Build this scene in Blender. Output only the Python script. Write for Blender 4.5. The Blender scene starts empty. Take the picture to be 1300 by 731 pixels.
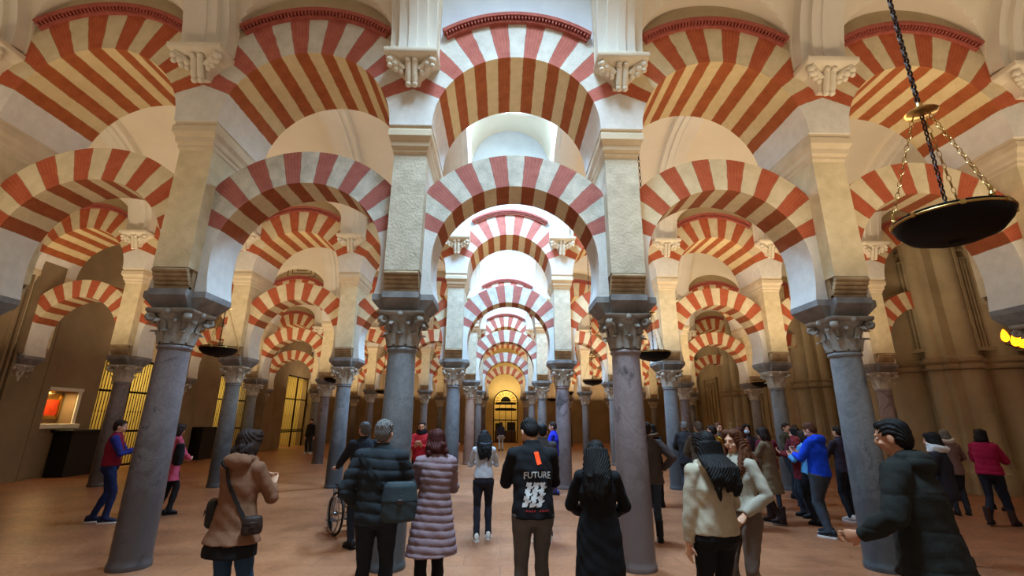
import bpy, bmesh, math, random
import numpy as np
from mathutils import Vector, Matrix
from mathutils.bvhtree import BVHTree
PI = math.pi
R = math.radians
random.seed(7)
SC = bpy.context.scene
COL = SC.collection

# ------------------------------------------------------------------ layout (metres)
S = 3.0          # column spacing along a row
X0 = 1.651       # x of column 0 (first right of the central aisle)
D = 6.188        # y of the front row
P = 6.788        # distance between rows
XB = X0 - 1.5    # centre of bay 0 (central aisle)
def cx(c): return X0 + S * c
def bx_(j): return XB + S * j
def ry(k): return D + P * k

# ------------------------------------------------------------------ mesh helpers
class MB:
    def __init__(s): s.v = []; s.f = []; s.m = []
    def add(s, vs, fs, mi=0):
        o = len(s.v); s.v += [tuple(v) for v in vs]
        s.f += [tuple(i + o for i in f) for f in fs]; s.m += [mi] * len(fs)
    def box(s, x0, x1, y0, y1, z0, z1, mi=0, bev=0, M=None):
        if bev > 0:
            b = bev
            rings = [(z0, b), (z0 + b, 0), (z1 - b, 0), (z1, b)]
            vs = []
            for z, i in rings:
                vs += [(x0 + i + (b if i == 0 else 0) * 0, y0 + i, z), (x1 - i, y0 + i, z), (x1 - i, y1 - i, z), (x0 + i, y1 - i, z)]
            fs = [(3, 2, 1, 0), (12, 13, 14, 15)]
            for k in range(3):
                for q in range(4):
                    a = k * 4 + q; c = k * 4 + (q + 1) % 4
                    fs.append((a, c, c + 4, a + 4))
        else:
            vs = [(x0, y0, z0), (x1, y0, z0), (x1, y1, z0), (x0, y1, z0), (x0, y0, z1), (x1, y0, z1), (x1, y1, z1), (x0, y1, z1)]
            fs = [(3, 2, 1, 0), (4, 5, 6, 7), (0, 1, 5, 4), (1, 2, 6, 5), (2, 3, 7, 6), (3, 0, 4, 7)]
        if M is not None: vs = [M @ Vector(v) for v in vs]
        s.add(vs, fs, mi)
    def loft(s, rings, mi=0, close=True, cap=True):
        n = len(rings[0]); vs = [p for r in rings for p in r]; fs = []
        for i in range(len(rings) - 1):
            for j in range(n if close else n - 1):
                a = i * n + j; b = i * n + (j + 1) % n
                fs.append((a, b, b + n, a + n))
        if cap:
            fs.append(tuple(range(n - 1, -1, -1))); fs.append(tuple(range((len(rings) - 1) * n, len(rings) * n)))
        s.add(vs, fs, mi)
    def lathe(s, prof, n=24, mi=0, c=(0, 0, 0), M=None, cap=True):
        rings = []
        for r, z in prof:
            ring = [Vector((c[0] + r * math.cos(2 * PI * i / n), c[1] + r * math.sin(2 * PI * i / n), c[2] + z)) for i in range(n)]
            if M is not None: ring = [M @ p for p in ring]
            rings.append(ring)
        s.loft(rings, mi, cap=cap)
    def tube(s, pts, rad, n=12, mi=0, flat=None, cap=True):
        """tapered tube through pts; rad = radius, list of radii or list of (rx, ry)"""
        pts = [Vector(p) for p in pts]
        rings = []
        up = Vector((0, 1, 0))
        for i, p in enumerate(pts):
            t = (pts[min(i + 1, len(pts) - 1)] - pts[max(i - 1, 0)])
            if t.length < 1e-9: t = Vector((0, 0, 1))
            t.normalize()
            u = up if abs(t.dot(up)) < .93 else Vector((1, 0, 0))
            a = t.cross(u).normalized(); b = a.cross(t).normalized()
            r = rad[i] if isinstance(rad, (list, tuple)) else rad
            rx, rr = r if isinstance(r, (list, tuple)) else (r, r)
            rings.append([p + a * (rx * math.cos(2 * PI * q / n)) - b * (rr * math.sin(2 * PI * q / n)) for q in range(n)])
        s.loft(rings, mi, cap=cap)
    def ell(s, c, r, n=14, m=9, mi=0, M=None):
        c = Vector(c); r = (r, r, r) if not isinstance(r, (list, tuple)) else r
        vs = [Vector((0, 0, -r[2]))]; fs = []
        for i in range(1, m):
            a = -PI / 2 + PI * i / m
            for j in range(n):
                t = 2 * PI * j / n
                vs.append(Vector((r[0] * math.cos(a) * math.cos(t), r[1] * math.cos(a) * math.sin(t), r[2] * math.sin(a))))
        vs.append(Vector((0, 0, r[2])))
        for j in range(n):
            fs.append((0, 1 + (j + 1) % n, 1 + j))
            e = 1 + (m - 2) * n
            fs.append((e + j, e + (j + 1) % n, len(vs) - 1))
        for i in range(m - 2):
            for j in range(n):
                a = 1 + i * n + j; b = 1 + i * n + (j + 1) % n
                fs.append((a, b, b + n, a + n))
        if M is not None: vs = [M @ v for v in vs]
        s.add([v + c for v in vs], fs, mi)
    def torus(s, R0, r, n=20, m=8, mi=0, M=None):
        rings = []
        for i in range(n):
            t = 2 * PI * i / n
            ring = [Vector(((R0 + r * math.cos(2 * PI * j / m)) * math.cos(t), (R0 + r * math.cos(2 * PI * j / m)) * math.sin(t), r * math.sin(2 * PI * j / m))) for j in range(m)]
            if M is not None: ring = [M @ p for p in ring]
            rings.append(ring)
        vs = [p for q in rings for p in q]; fs = []
        for i in range(n):
            for j in range(m):
                fs.append((i * m + j, ((i + 1) % n) * m + j, ((i + 1) % n) * m + (j + 1) % m, i * m + (j + 1) % m))
        s.add(vs, fs, mi)
    def mesh(s, name, mats, smooth=None):
        me = bpy.data.meshes.new(name)
        me.from_pydata([tuple(v) for v in s.v], [], s.f)
        for m in (mats if isinstance(mats, (list, tuple)) else [mats]): me.materials.append(m)
        if any(s.m): me.polygons.foreach_set('material_index', s.m)
        bm = bmesh.new(); bm.from_mesh(me); bmesh.ops.recalc_face_normals(bm, faces=bm.faces); bm.to_mesh(me); bm.free()
        if smooth is not None:
            me.polygons.foreach_set('use_smooth', [True] * len(me.polygons))
            try: me.set_sharp_from_angle(angle=R(smooth))
            except Exception: pass
        me.update()
        return me
    def obj(s, name, mats, parent=None, smooth=None, loc=None):
        return link(name, s.mesh(name, mats, smooth), parent, loc)

def link(name, data, parent=None, loc=None, rz=None):
    o = bpy.data.objects.new(name, data); COL.objects.link(o)
    if parent is not None: o.parent = parent
    if loc is not None: o.location = loc
    if rz is not None: o.rotation_euler.z = rz
    return o
def tag(o, label=None, cat=None, group=None, kind=None):
    if label: o['label'] = label
    if cat: o['category'] = cat
    if group: o['group'] = group
    if kind: o['kind'] = kind
    return o
def thing(name, label, cat, loc=(0, 0, 0), rz=0, group=None):
    o = link(name, None, None, loc, rz); o.empty_display_size = .1
    return tag(o, label, cat, group)
def copy_tree(o, parent=None, loc=None, label=None):
    c = o.copy(); COL.objects.link(c); c.parent = parent
    if loc is not None: c.location = loc
    if label: c['label'] = label
    for ch in [x for x in o.children]: copy_tree(ch, c)
    return c

# ------------------------------------------------------------------ materials
class NT:
    def __init__(s, name):
        s.mat = bpy.data.materials.new(name); s.mat.use_nodes = True
        s.t = s.mat.node_tree; s.n = s.t.nodes; s.l = s.t.links
        s.b = s.n['Principled BSDF']
    def new(s, kind, **kw):
        x = s.n.new(kind)
        for k, v in kw.items():
            if k.startswith('i_'): x.inputs[k[2:].replace('_', ' ')].default_value = v
            else: setattr(x, k, v)
        return x
    def link(s, a, b): s.l.new(a, b)
    def math(s, op, a, b=None, clamp=False):
        x = s.n.new('ShaderNodeMath'); x.operation = op; x.use_clamp = clamp
        for i, q in enumerate((a, b)):
            if q is None: continue
            if isinstance(q, (int, float)): x.inputs[i].default_value = q
            else: s.link(q, x.inputs[i])
        return x.outputs[0]
    def coord(s, which='Object', scale=None):
        tc = s.n.new('ShaderNodeTexCoord')
        if scale is None: return tc.outputs[which]
        mp = s.n.new('ShaderNodeMapping'); mp.inputs['Scale'].default_value = scale
        s.link(tc.outputs[which], mp.inputs['Vector']); return mp.outputs[0]
    def noise(s, scale, detail=4, rough=.55, vec=None, dist=0):
        x = s.new('ShaderNodeTexNoise'); x.inputs['Scale'].default_value = scale
        x.inputs['Detail'].default_value = detail; x.inputs['Roughness'].default_value = rough; x.inputs['Distortion'].default_value = dist
        if vec is not None: s.link(vec, x.inputs['Vector'])
        return x.outputs[0]
    def ramp(s, fac, stops, interp='LINEAR'):
        x = s.new('ShaderNodeValToRGB'); x.color_ramp.interpolation = interp
        e = x.color_ramp.elements
        while len(e) < len(stops): e.new(.5)
        for q, (p, c) in zip(e, stops): q.position = p; q.color = (*c, 1) if len(c) == 3 else c
        s.link(fac, x.inputs[0]); return x.outputs[0]
    def mix(s, fac, a, b, mode='MIX'):
        x = s.new('ShaderNodeMix'); x.data_type = 'RGBA'; x.blend_type = mode
        for i, q in ((0, fac), (6, a), (7, b)):
            if isinstance(q, (int, float)): x.inputs[i].default_value = q
            elif isinstance(q, tuple): x.inputs[i].default_value = (*q, 1) if len(q) == 3 else q
            else: s.link(q, x.inputs[i])
        return x.outputs[2]
    def bump(s, h, strength=.3, dist=.02):
        x = s.new('ShaderNodeBump'); x.inputs['Strength'].default_value = strength; x.inputs['Distance'].default_value = dist
        s.link(h, x.inputs['Height']); s.link(x.outputs[0], s.b.inputs['Normal'])
    def base(s, c):
        if isinstance(c, tuple): s.b.inputs['Base Color'].default_value = (*c, 1)
        else: s.link(c, s.b.inputs['Base Color'])
    def set(s, **kw):
        for k, v in kw.items(): s.b.inputs[k.replace('_', ' ')].default_value = v

def srgb(r, g, b):
    f = lambda c: (c / 255 / 12.92) if c / 255 <= .04045 else ((c / 255 + .055) / 1.055) ** 2.4
    return (f(r), f(g), f(b))

def m_stone(name, c1, c2, scale=3, rough=.85, bscale=25, bstr=.25, bdist=.01, metal=0, spec=.3):
    t = NT(name); v = t.coord('Object')
    n = t.noise(scale, 6, .6, v)
    t.base(t.ramp(n, [(.3, c1), (.7, c2)]))
    t.set(Roughness=rough, Metallic=metal, Specular_IOR_Level=spec)
    t.bump(t.noise(bscale, 5, .65, v), bstr, bdist)
    return t.mat

def m_stripe(name, step, nmax, red1, red2, w1, w2, bstr=.35, pits=True):
    """alternating voussoirs radiating from the object's origin (the arch centre)"""
    t = NT(name); v = t.coord('Object')
    sp = t.new('ShaderNodeSeparateXYZ'); t.link(v, sp.inputs[0])
    ang = t.math('ARCTAN2', sp.outputs[0], sp.outputs[2])
    wob = t.math('MULTIPLY', t.math('SUBTRACT', t.noise(7, 3, .5, v), .5), .022)
    q = t.math('DIVIDE', t.math('ADD', ang, wob), R(step))
    aq = t.math('ABSOLUTE', q)
    md = t.math('FLOORED_MODULO', aq, 2.0)
    d = t.math('ABSOLUTE', t.math('SUBTRACT', md, 1.0))
    isr = t.math('MULTIPLY', t.math('LESS_THAN', d, .5), t.math('LESS_THAN', aq, nmax + .5))
    edge = t.math('MULTIPLY', t.math('LESS_THAN', t.math('ABSOLUTE', t.math('SUBTRACT', d, .5)), .022), t.math('LESS_THAN', aq, nmax + .8))
    nr = t.noise(6, 6, .65, v)
    # fine brick courses run across each red voussoir
    rad = t.math('SQRT', t.math('ADD', t.math('MULTIPLY', sp.outputs[0], sp.outputs[0]), t.math('MULTIPLY', sp.outputs[2], sp.outputs[2])))
    br = t.math('LESS_THAN', t.math('FLOORED_MODULO', t.math('MULTIPLY', q, 5.0), 1.0), .16)
    red = t.ramp(nr, [(.3, red1), (.72, red2)])
    red = t.mix(t.math('MULTIPLY', br, .22), red, tuple(min(1, c * 1.5 + .05) for c in red2))
    wh = t.ramp(nr, [(.28, w1), (.65, w2)])
    wh = t.mix(t.math('GREATER_THAN', aq, nmax + .5), wh, t.ramp(nr, [(.28, srgb(214, 210, 200)), (.65, srgb(230, 226, 218))]))
    col = t.mix(isr, wh, red)
    col = t.mix(t.math('MULTIPLY', edge, .35), col, tuple(c * .55 for c in w1))
    t.base(col); t.set(Roughness=.85, Specular_IOR_Level=.25)
    n2 = t.noise(34 if pits else 60, 5, .7, v)
    h = t.math('ADD', t.math('MULTIPLY', n2, t.math('SUBTRACT', 1.0, t.math('MULTIPLY', isr, .55))), t.math('MULTIPLY', isr, -.05))
    t.bump(h, bstr, .012)
    return t.mat

def m_marble(name, base, dark, light, rough=.35, scale=2.2, dirt=None):
    t = NT(name)
    oi = t.new('ShaderNodeObjectInfo')
    v = t.coord('Object')
    va = t.new('ShaderNodeVectorMath', operation='ADD'); t.link(v, va.inputs[0])
    cb = t.new('ShaderNodeCombineXYZ'); r10 = t.math('MULTIPLY', oi.outputs['Random'], 30)
    t.link(r10, cb.inputs[0]); t.link(r10, cb.inputs[2]); t.link(cb.outputs[0], va.inputs[1]); v2 = va.outputs[0]
    n1 = t.noise(scale, 8, .62, v2, 1.2)
    n2 = t.noise(scale * 3.1, 6, .7, v2, 2.0)
    c = t.ramp(n1, [(.34, dark), (.46, base), (.6, base), (.75, light)])
    vein = t.ramp(n2, [(.44, (0, 0, 0)), (.5, (1, 1, 1)), (.56, (0, 0, 0))])
    c = t.mix(t.math('MULTIPLY', vein, .35), c, light)
    sp = t.new('ShaderNodeSeparateXYZ'); t.link(t.coord('Object'), sp.inputs[0])
    # centuries of hands: the lower shaft is darker and polished
    lowz = t.math('SUBTRACT', 1.0, t.math('DIVIDE', sp.outputs[2], 2.05), True)
    lown = t.math('MULTIPLY', t.math('ADD', lowz, t.math('MULTIPLY', t.math('SUBTRACT', n1, .5), 1.3)), 1.6, True)
    c = t.mix(t.math('MULTIPLY', lown, .85), c, dirt if dirt else tuple(q * .25 for q in base))
    t.base(c); t.set(Roughness=rough, Specular_IOR_Level=.45)
    t.bump(n2, .08, .01)
    return t.mat

W1, W2 = srgb(196, 186, 168), srgb(226, 218, 202)
M = {}
M['lo_front'] = m_stripe('striped_voussoirs_lower', 9.3, 7, srgb(158, 90, 80), srgb(186, 116, 104), srgb(178, 176, 160), srgb(222, 216, 200), .7)
M['lo_soff'] = m_stripe('striped_soffit_lower', 9.3, 7, srgb(140, 72, 38), srgb(168, 92, 52), srgb(204, 182, 140), srgb(222, 202, 162), .15)  # soffit paint, with warm light from below also mixed into the colour
M['up_front'] = m_stripe('striped_voussoirs_upper', 9.1, 7, srgb(172, 92, 78), srgb(198, 116, 100), srgb(206, 200, 186), srgb(230, 226, 214), .3)
M['up_soff'] = m_stripe('striped_soffit_upper', 9.1, 7, srgb(154, 80, 40), srgb(182, 102, 54), srgb(216, 192, 140), srgb(230, 208, 160), .1)  # upper soffit paint plus the warm uplighting, both in these tones
M['lo_warmlit'] = m_stripe('striped_voussoirs_warmlit_lower', 9.3, 7, srgb(166, 80, 52), srgb(190, 102, 70), srgb(206, 190, 152), srgb(228, 212, 178), .4)  # same voussoirs, warm light of side and back bays put into the colour
M['up_warmlit'] = m_stripe('striped_voussoirs_warmlit_upper', 9.1, 7, srgb(172, 84, 52), srgb(196, 106, 70), srgb(210, 194, 154), srgb(230, 214, 178), .3)  # upper voussoirs again, tinted for the warm lighting away from the skylit front
M['lun_skylit'] = m_stone('skylit_lunette_plaster', srgb(214, 218, 224), srgb(228, 232, 236), 2.0, .92, 30, .15)  # cool skylight tint put into the plaster of the central lunettes
M['plaster'] = m_stone('white_plaster', srgb(222, 214, 198), srgb(234, 228, 214), 1.2, .9, 8, .06)
M['vault'] = m_stone('vault_plaster', srgb(226, 214, 192), srgb(236, 226, 206), .8, .92, 6, .05)
M['lunette'] = m_stone('ochre_plaster', srgb(192, 174, 138), srgb(210, 192, 156), 2.0, .92, 30, .25)
M['pier'] = m_stone('pitted_limestone', srgb(190, 180, 156), srgb(222, 212, 188), 5, .9, 26, .9, .018)
M['pier_warmlit'] = m_stone('warmlit_limestone', srgb(204, 188, 150), srgb(228, 212, 176), 5, .9, 26, .6, .015)  # pier stone again, warm light of the side bays put into its colour
M['roll'] = m_stone('worn_roll_stone', srgb(140, 114, 82), srgb(196, 172, 136), 4, .85, 30, .3)
M['cornice'] = m_stone('cornice_stone', srgb(206, 188, 156), srgb(222, 206, 178), 4, .85, 30, .1)
M['impost'] = m_stone('grey_impost_stone', srgb(116, 114, 112), srgb(160, 158, 154), 5, .7, 30, .3)
M['capital'] = m_stone('grey_capital_marble', srgb(130, 124, 114), srgb(182, 176, 164), 6, .7, 40, .4)
M['capwhite'] = m_stone('pale_capital_marble', srgb(176, 168, 152), srgb(208, 200, 184), 6, .65, 40, .35)
M['corbel'] = m_stone('carved_white_plaster', srgb(220, 208, 184), srgb(232, 222, 200), 4, .8, 40, .15)
M['brickred'] = m_stone('red_brick_moulding', srgb(164, 84, 72), srgb(188, 106, 92), 12, .85, 60, .4)
M['sh_blue'] = m_marble('blue_grey_marble', srgb(126, 130, 132), srgb(88, 92, 96), srgb(166, 168, 170), dirt=srgb(50, 52, 54))
M['sh_purple'] = m_marble('purple_grey_marble', srgb(148, 134, 134), srgb(58, 54, 58), srgb(178, 166, 162), scale=1.6, dirt=srgb(92, 78, 72))
M['sh_dark'] = m_marble('dark_brown_marble', srgb(122, 114, 116), srgb(58, 52, 56), srgb(164, 156, 154), scale=2.6, dirt=srgb(66, 56, 52))
M['sh_pink'] = m_marble('pink_beige_marble', srgb(176, 142, 122), srgb(140, 104, 90), srgb(196, 170, 150), dirt=srgb(120, 88, 74))
M['sh_grey'] = m_marble('pale_grey_marble', srgb(134, 130, 128), srgb(88, 84, 84), srgb(170, 166, 160), dirt=srgb(86, 76, 70))
M['brown'] = m_stone('warm_cathedral_stone', srgb(146, 130, 100), srgb(170, 154, 122), 1.4, .85, 18, .2)
M['leftwall'] = m_stone('aged_wall_plaster', srgb(126, 106, 80), srgb(148, 128, 100), .9, .9, 10, .15)
M['ochre'] = m_stone('yellow_ochre_plaster', srgb(190, 166, 104), srgb(208, 184, 122), 1, .9, 10, .1)
M['darkbrown'] = m_stone('dark_shadow_stone', srgb(84, 60, 40), srgb(110, 80, 54), 1, .9, 10, .1)  # gloom of the aisle at far right, put into the wall colour

def simple(name, c, rough=.6, metal=0, emit=None, es=1, bump=0, bscale=80, spec=.4, var=.12):
    t = NT(name); v = t.coord('Object')
    n = t.noise(9, 4, .6, v)
    t.base(t.ramp(n, [(.25, tuple(q * (1 - var) for q in c)), (.75, tuple(min(1, q * (1 + var)) for q in c))]))
    t.set(Roughness=rough, Metallic=metal, Specular_IOR_Level=spec)
    if emit: t.b.inputs['Emission Color'].default_value = (*emit, 1); t.b.inputs['Emission Strength'].default_value = es
    if bump: t.bump(t.noise(bscale, 4, .6, v), bump, .01)
    return t.mat
M['iron'] = simple('black_iron', srgb(22, 20, 18), .5, .6)
M['bronze'] = simple('dark_bronze', srgb(20, 15, 12), .5, 0, spec=.15)
M['brass'] = simple('polished_brass', srgb(196, 158, 92), .3, 1)
M['chainm'] = simple('aged_chain_metal', srgb(60, 46, 42), .55, .5)
M['black'] = simple('black_lacquer', srgb(14, 13, 12), .5)
M['wood'] = simple('dark_wood', srgb(60, 38, 22), .5)
M['gilt'] = simple('gilded_bars', srgb(150, 112, 40), .4, .6)
M['white'] = simple('white_paint', srgb(220, 214, 200), .6)

def m_floor():
    t = NT('terracotta_floor'); v = t.coord('Object')
    n = t.noise(1.1, 6, .6, v); n2 = t.noise(14, 5, .6, v)
    c = t.ramp(n, [(.3, srgb(118, 74, 48)), (.5, srgb(146, 95, 64)), (.72, srgb(164, 112, 78))])
    br = t.new('ShaderNodeTexBrick'); br.inputs['Scale'].default_value = 1.0
    br.inputs['Brick Width'].default_value = .9; br.inputs['Row Height'].default_value = .45; br.inputs['Mortar Size'].default_value = .008
    br.inputs['Color1'].default_value = (.92, .92, .92, 1); br.inputs['Color2'].default_value = (1.08, 1.05, 1.02, 1); br.inputs['Mortar'].default_value = (.55, .5, .48, 1)
    t.link(v, br.inputs['Vector'])
    c = t.mix(.75, c, br.outputs[0], 'MULTIPLY')
    t.base(c); t.set(Specular_IOR_Level=.5)
    t.link(t.ramp(n2, [(.3, (.26,) * 3), (.7, (.46,) * 3)]), t.b.inputs['Roughness'])
    t.bump(t.math('ADD', n2, t.math('MULTIPLY', br.outputs[1], -.5)), .12, .01)
    return t.mat
M['floor'] = m_floor()
# ------------------------------------------------------------------ the arcade pieces (one of each, then copies)
YO = .10          # the piers sit slightly behind the column axes
LO_Z, LO_R, LO_O, LO_T = 3.79, 1.155, 1.66, .29
UP_Z, UP_R, UP_O, UP_T = 5.69, 1.20, 1.81, .64
IMP_Z = 3.30

def arch_mesh(name, Rin, Rout, T, th_max, zfloor, mats, n=72, clip=1.5):
    """ring of voussoirs, clipped at the pier centre lines; origin at the arch centre"""
    mb = MB(); fi, fo, bi, bo = [], [], [], []
    for i in range(n + 1):
        th = -th_max + 2 * th_max * i / n
        s_, c_ = math.sin(th), math.cos(th)
        ro = Rout if abs(s_) * Rout < clip else clip / abs(s_)
        a = (Rin * s_, Rin * c_)
        if c_ < 0: a = (math.copysign(Rin - (Rin - 1.105) * (a[1] / zfloor) ** 2, s_), a[1])
        b = (ro * s_, max(ro * c_, zfloor))
        fi.append((a[0], -T, a[1])); fo.append((b[0], -T, b[1])); bi.append((a[0], T, a[1])); bo.append((b[0], T, b[1]))
    def strip(A, B, mi):
        vs = A + B; k = len(A)
        mb.add(vs, [(i, i + 1, k + i + 1, k + i) for i in range(k - 1)], mi)
    strip(fi, fo, 0); strip(bi, bo, 0); strip(fi, bi, 1); strip(fo, bo, 0)
    for q in (0, -1): mb.add([fi[q], fo[q], bo[q], bi[q]], [(0, 1, 2, 3)], 0)
    return mb.mesh(name, mats, 30)
lo_th = PI - math.acos((LO_Z - IMP_Z) / LO_R)
me_lo = arch_mesh('lower_arch', LO_R, LO_O, LO_T, lo_th, IMP_Z - LO_Z, [M['lo_front'], M['lo_soff']], clip=1.275)
me_lo_warmlit = me_lo.copy(); me_lo_warmlit.materials[0] = M['lo_warmlit']
me_up = arch_mesh('upper_arch', UP_R, UP_O, UP_T, PI / 2, 0, [M['up_front'], M['up_soff']])

me_up_warmlit = me_up.copy(); me_up_warmlit.materials[0] = M['up_warmlit']
def arc_band(r0, r1, y0, y1, t0, n=40, mb=None, mi=0):
    mb = mb or MB(); rings = []
    for i in range(n + 1):
        th = -t0 + 2 * t0 * i / n; s_, c_ = math.sin(th), math.cos(th)
        rings.append([(r0 * s_, y0, r0 * c_), (r1 * s_, y0, r1 * c_), (r1 * s_, y1, r1 * c_), (r0 * s_, y1, r0 * c_)])
    mb.loft(rings, mi); return mb
def moulding_mesh():
    mb = MB(); t0 = R(35)
    for sgn in (-1,):
        f = lambda a, b: (min(sgn * a, sgn * b), max(sgn * a, sgn * b))
        a = f(UP_T - .01, UP_T + .05); arc_band(UP_O, UP_O + .035, *a, t0, mb=mb)
        a = f(UP_T - .01, UP_T + .03); arc_band(UP_O + .035, UP_O + .08, *a, t0, mb=mb)
        a = f(UP_T - .01, UP_T + .10); arc_band(UP_O + .085, UP_O + .14, *a, t0, mb=mb)
        nd = 44                                  # dentils
        for i in range(nd):
            th = -t0 + 2 * t0 * (i + .5) / nd
            m = Matrix.Rotation(th, 4, 'Y')
            y0, y1 = f(UP_T, UP_T + .085)
            mb.box(-.012, .012, y0, y1, UP_O + .035, UP_O + .09, M=m)
    return mb.mesh('brick_moulding', [M['brickred']], 30)
me_mould = moulding_mesh()

# pier: roll corbels stepping out over the impost, square block, cornice
def pier_meshes():
    mb = MB(); mb.box(-.23, .23, -.5, .5, 3.58, 5.32)
    block = mb.mesh('pier_block', [M['pier']], 30)
    mb = MB()
    mb.box(-.21, .21, -.36, .36, IMP_Z, 3.6); mb.box(-.228, .228, -.27, .27, IMP_Z, 3.59)
    for sg in (-1, 1):
        for i in range(5):
            z = 3.335 + .052 * i; y = .375 + .027 * i
            mb.tube([(-.225, sg * y, z), (.225, sg * y, z)], .031, 12)
        mb.box(-.225, .225, *sorted((sg * .34, sg * .40)), IMP_Z, 3.34)
    rolls = mb.mesh('roll_corbel', [M['roll']], 40)
    mb = MB()
    prof = [(.0, 5.30), (.02, 5.33), (.02, 5.37), (.045, 5.40), (.05, 5.47), (.085, 5.53), (.085, 5.62), (.07, 5.65), (.07, 5.69)]
    rings = [[(-.23 - e * .85, -.5 - e * 1.6, z), (.23 + e * .85, -.5 - e * 1.6, z), (.23 + e * .85, .5 + e * 1.6, z), (-.23 - e * .85, .5 + e * 1.6, z)] for e, z in prof]
    mb.loft(rings)
    corn = mb.mesh('cornice', [M['cornice']], 20)
    return block, rolls, corn
me_block, me_rolls, me_corn = pier_meshes()

me_block_w = me_block.copy(); me_block_w.materials[0] = M['pier_warmlit']
# column: shaft, capital, cross-shaped impost
def shaft_mesh(mat):
    mb = MB()
    mb.lathe([(.222, 0), (.226, .03), (.222, .06), (.213, .075), (.211, .12), (.208, .8), (.198, 1.6), (.186, 2.3), (.181, 2.52), (.181, 2.54), (.198, 2.555), (.202, 2.575), (.196, 2.595), (.181, 2.605), (.181, 2.62)], 40)
    return mb.mesh('shaft', [mat], 40)
me_shaft = {k: shaft_mesh(M[k]) for k in ('sh_blue', 'sh_purple', 'sh_dark', 'sh_pink', 'sh_grey')}

def capital_mesh(mat):
    mb = MB(); z0 = 2.615
    mb.lathe([(.175, 0), (.185, .1), (.19, .2), (.22, .3), (.27, .37), (.28, .385)], 32, c=(0, 0, z0))
    def leaf(a, zb, h, w, rb, out, k=9):
        rings = []
        for i in range(k):
            t = i / (k - 1)
            z = zb + h * math.sin(min(t, .86) / .86 * PI / 2) - (0 if t < .86 else (t - .86) * h * 1.1)
            r = rb + out * t ** 2.4 + .012
            ww = w * (1 - .15 * t) * (1 if t < .7 else max(.25, 1 - (t - .7) * 2.2))
            th = .016 + .014 * math.sin(PI * t) + (.02 if t > .8 else 0)
            ring = []
            for (u, d) in ((-1, 0), (-.55, .7), (0, 1.25), (.55, .7), (1, 0), (0, -.6)):
                x = u * ww; y = r + d * th
                ring.append((x * math.cos(a) - y * math.sin(a), x * math.sin(a) + y * math.cos(a), z))
            rings.append(ring)
        mb.loft(rings)
    for i in range(8): leaf(2 * PI * i / 8, z0, .17, .066, .18, .075)
    for i in range(8): leaf(2 * PI * (i + .5) / 8, z0 + .02, .29, .062, .18, .105)
    for i in range(4):                                 # corner volutes
        a = PI / 4 + PI / 2 * i
        m = Matrix.Rotation(a, 4, 'Z') @ Matrix.Translation((.335, 0, z0 + .335)) @ Matrix.Rotation(PI / 2, 4, 'X')
        mb.lathe([(.0, -.03), (.055, -.03), (.06, -.02), (.06, .02), (.055, .03), (0, .03)], 16, M=m)
        mb.torus(.036, .018, 14, 6, M=m @ Matrix.Translation((0, 0, .03))); mb.torus(.036, .018, 14, 6, M=m @ Matrix.Translation((0, 0, -.03)))
        d = (math.cos(a), math.sin(a))
        mb.tube([(.2 * d[0], .2 * d[1], z0 + .2), (.25 * d[0], .25 * d[1], z0 + .3), (.32 * d[0], .32 * d[1], z0 + .385)], [.022, .028, .03], 8)
    for i in range(4):                                 # middle rosettes
        a = PI / 2 * i
        mb.ell((.27 * math.cos(a), .27 * math.sin(a), z0 + .4), (.045, .045, .05), 10, 7)
    ring = []                                          # abacus with hollow sides
    for i in range(4):
        a0 = PI / 4 + PI / 2 * i
        ring += [(.40, a0 - .09), (.40, a0 + .09), (.335, a0 + .32), (.29, a0 + PI / 4), (.335, a0 + PI / 2 - .32)]
    def rg(k, z): return [(r * k * math.cos(a), r * k * math.sin(a), z) for r, a in ring]
    mb.loft([rg(.9, z0 + .385), rg(.96, z0 + .4), rg(1, z0 + .42), rg(1, z0 + .445)])
    return mb.mesh('capital', [mat], 45)
me_cap = {'g': capital_mesh(M['capital']), 'w': capital_mesh(M['capwhite'])}

def impost_mesh():
    mb = MB()
    def cross(ax, ay, hx, hy, z):   # arm lengths, half widths
        return [(-hx, -ay, z), (hx, -ay, z), (hx, -hy, z), (ax, -hy, z), (ax, hy, z), (hx, hy, z), (hx, ay, z), (-hx, ay, z), (-hx, hy, z), (-ax, hy, z), (-ax, -hy, z), (-hx, -hy, z)]
    rings = [cross(.26, .26, .2, .2, 3.055), cross(.28, .29, .215, .24, 3.075), cross(.395, .42, .235, .29, 3.20), cross(.405, .44, .24, .30, 3.22), cross(.405, .44, .24, .30, IMP_Z)]
    n = 12
    vs = [p for r in rings for p in r]; fs = []
    for i in range(len(rings) - 1):
        for j in range(n): fs.append((i * n + j, i * n + (j + 1) % n, (i + 1) * n + (j + 1) % n, (i + 1) * n + j))
    for b in (0, (len(rings) - 1) * n):
        q = [(0, 1, 2, 11), (2, 3, 4, 5), (5, 6, 7, 8), (8, 9, 10, 11), (11, 2, 5, 8)]
        fs += [tuple(b + i for i in f) for f in q]
    mb.add(vs, fs)
    return mb.mesh('impost', [M['impost']], 20)
me_imp = impost_mesh()

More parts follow.
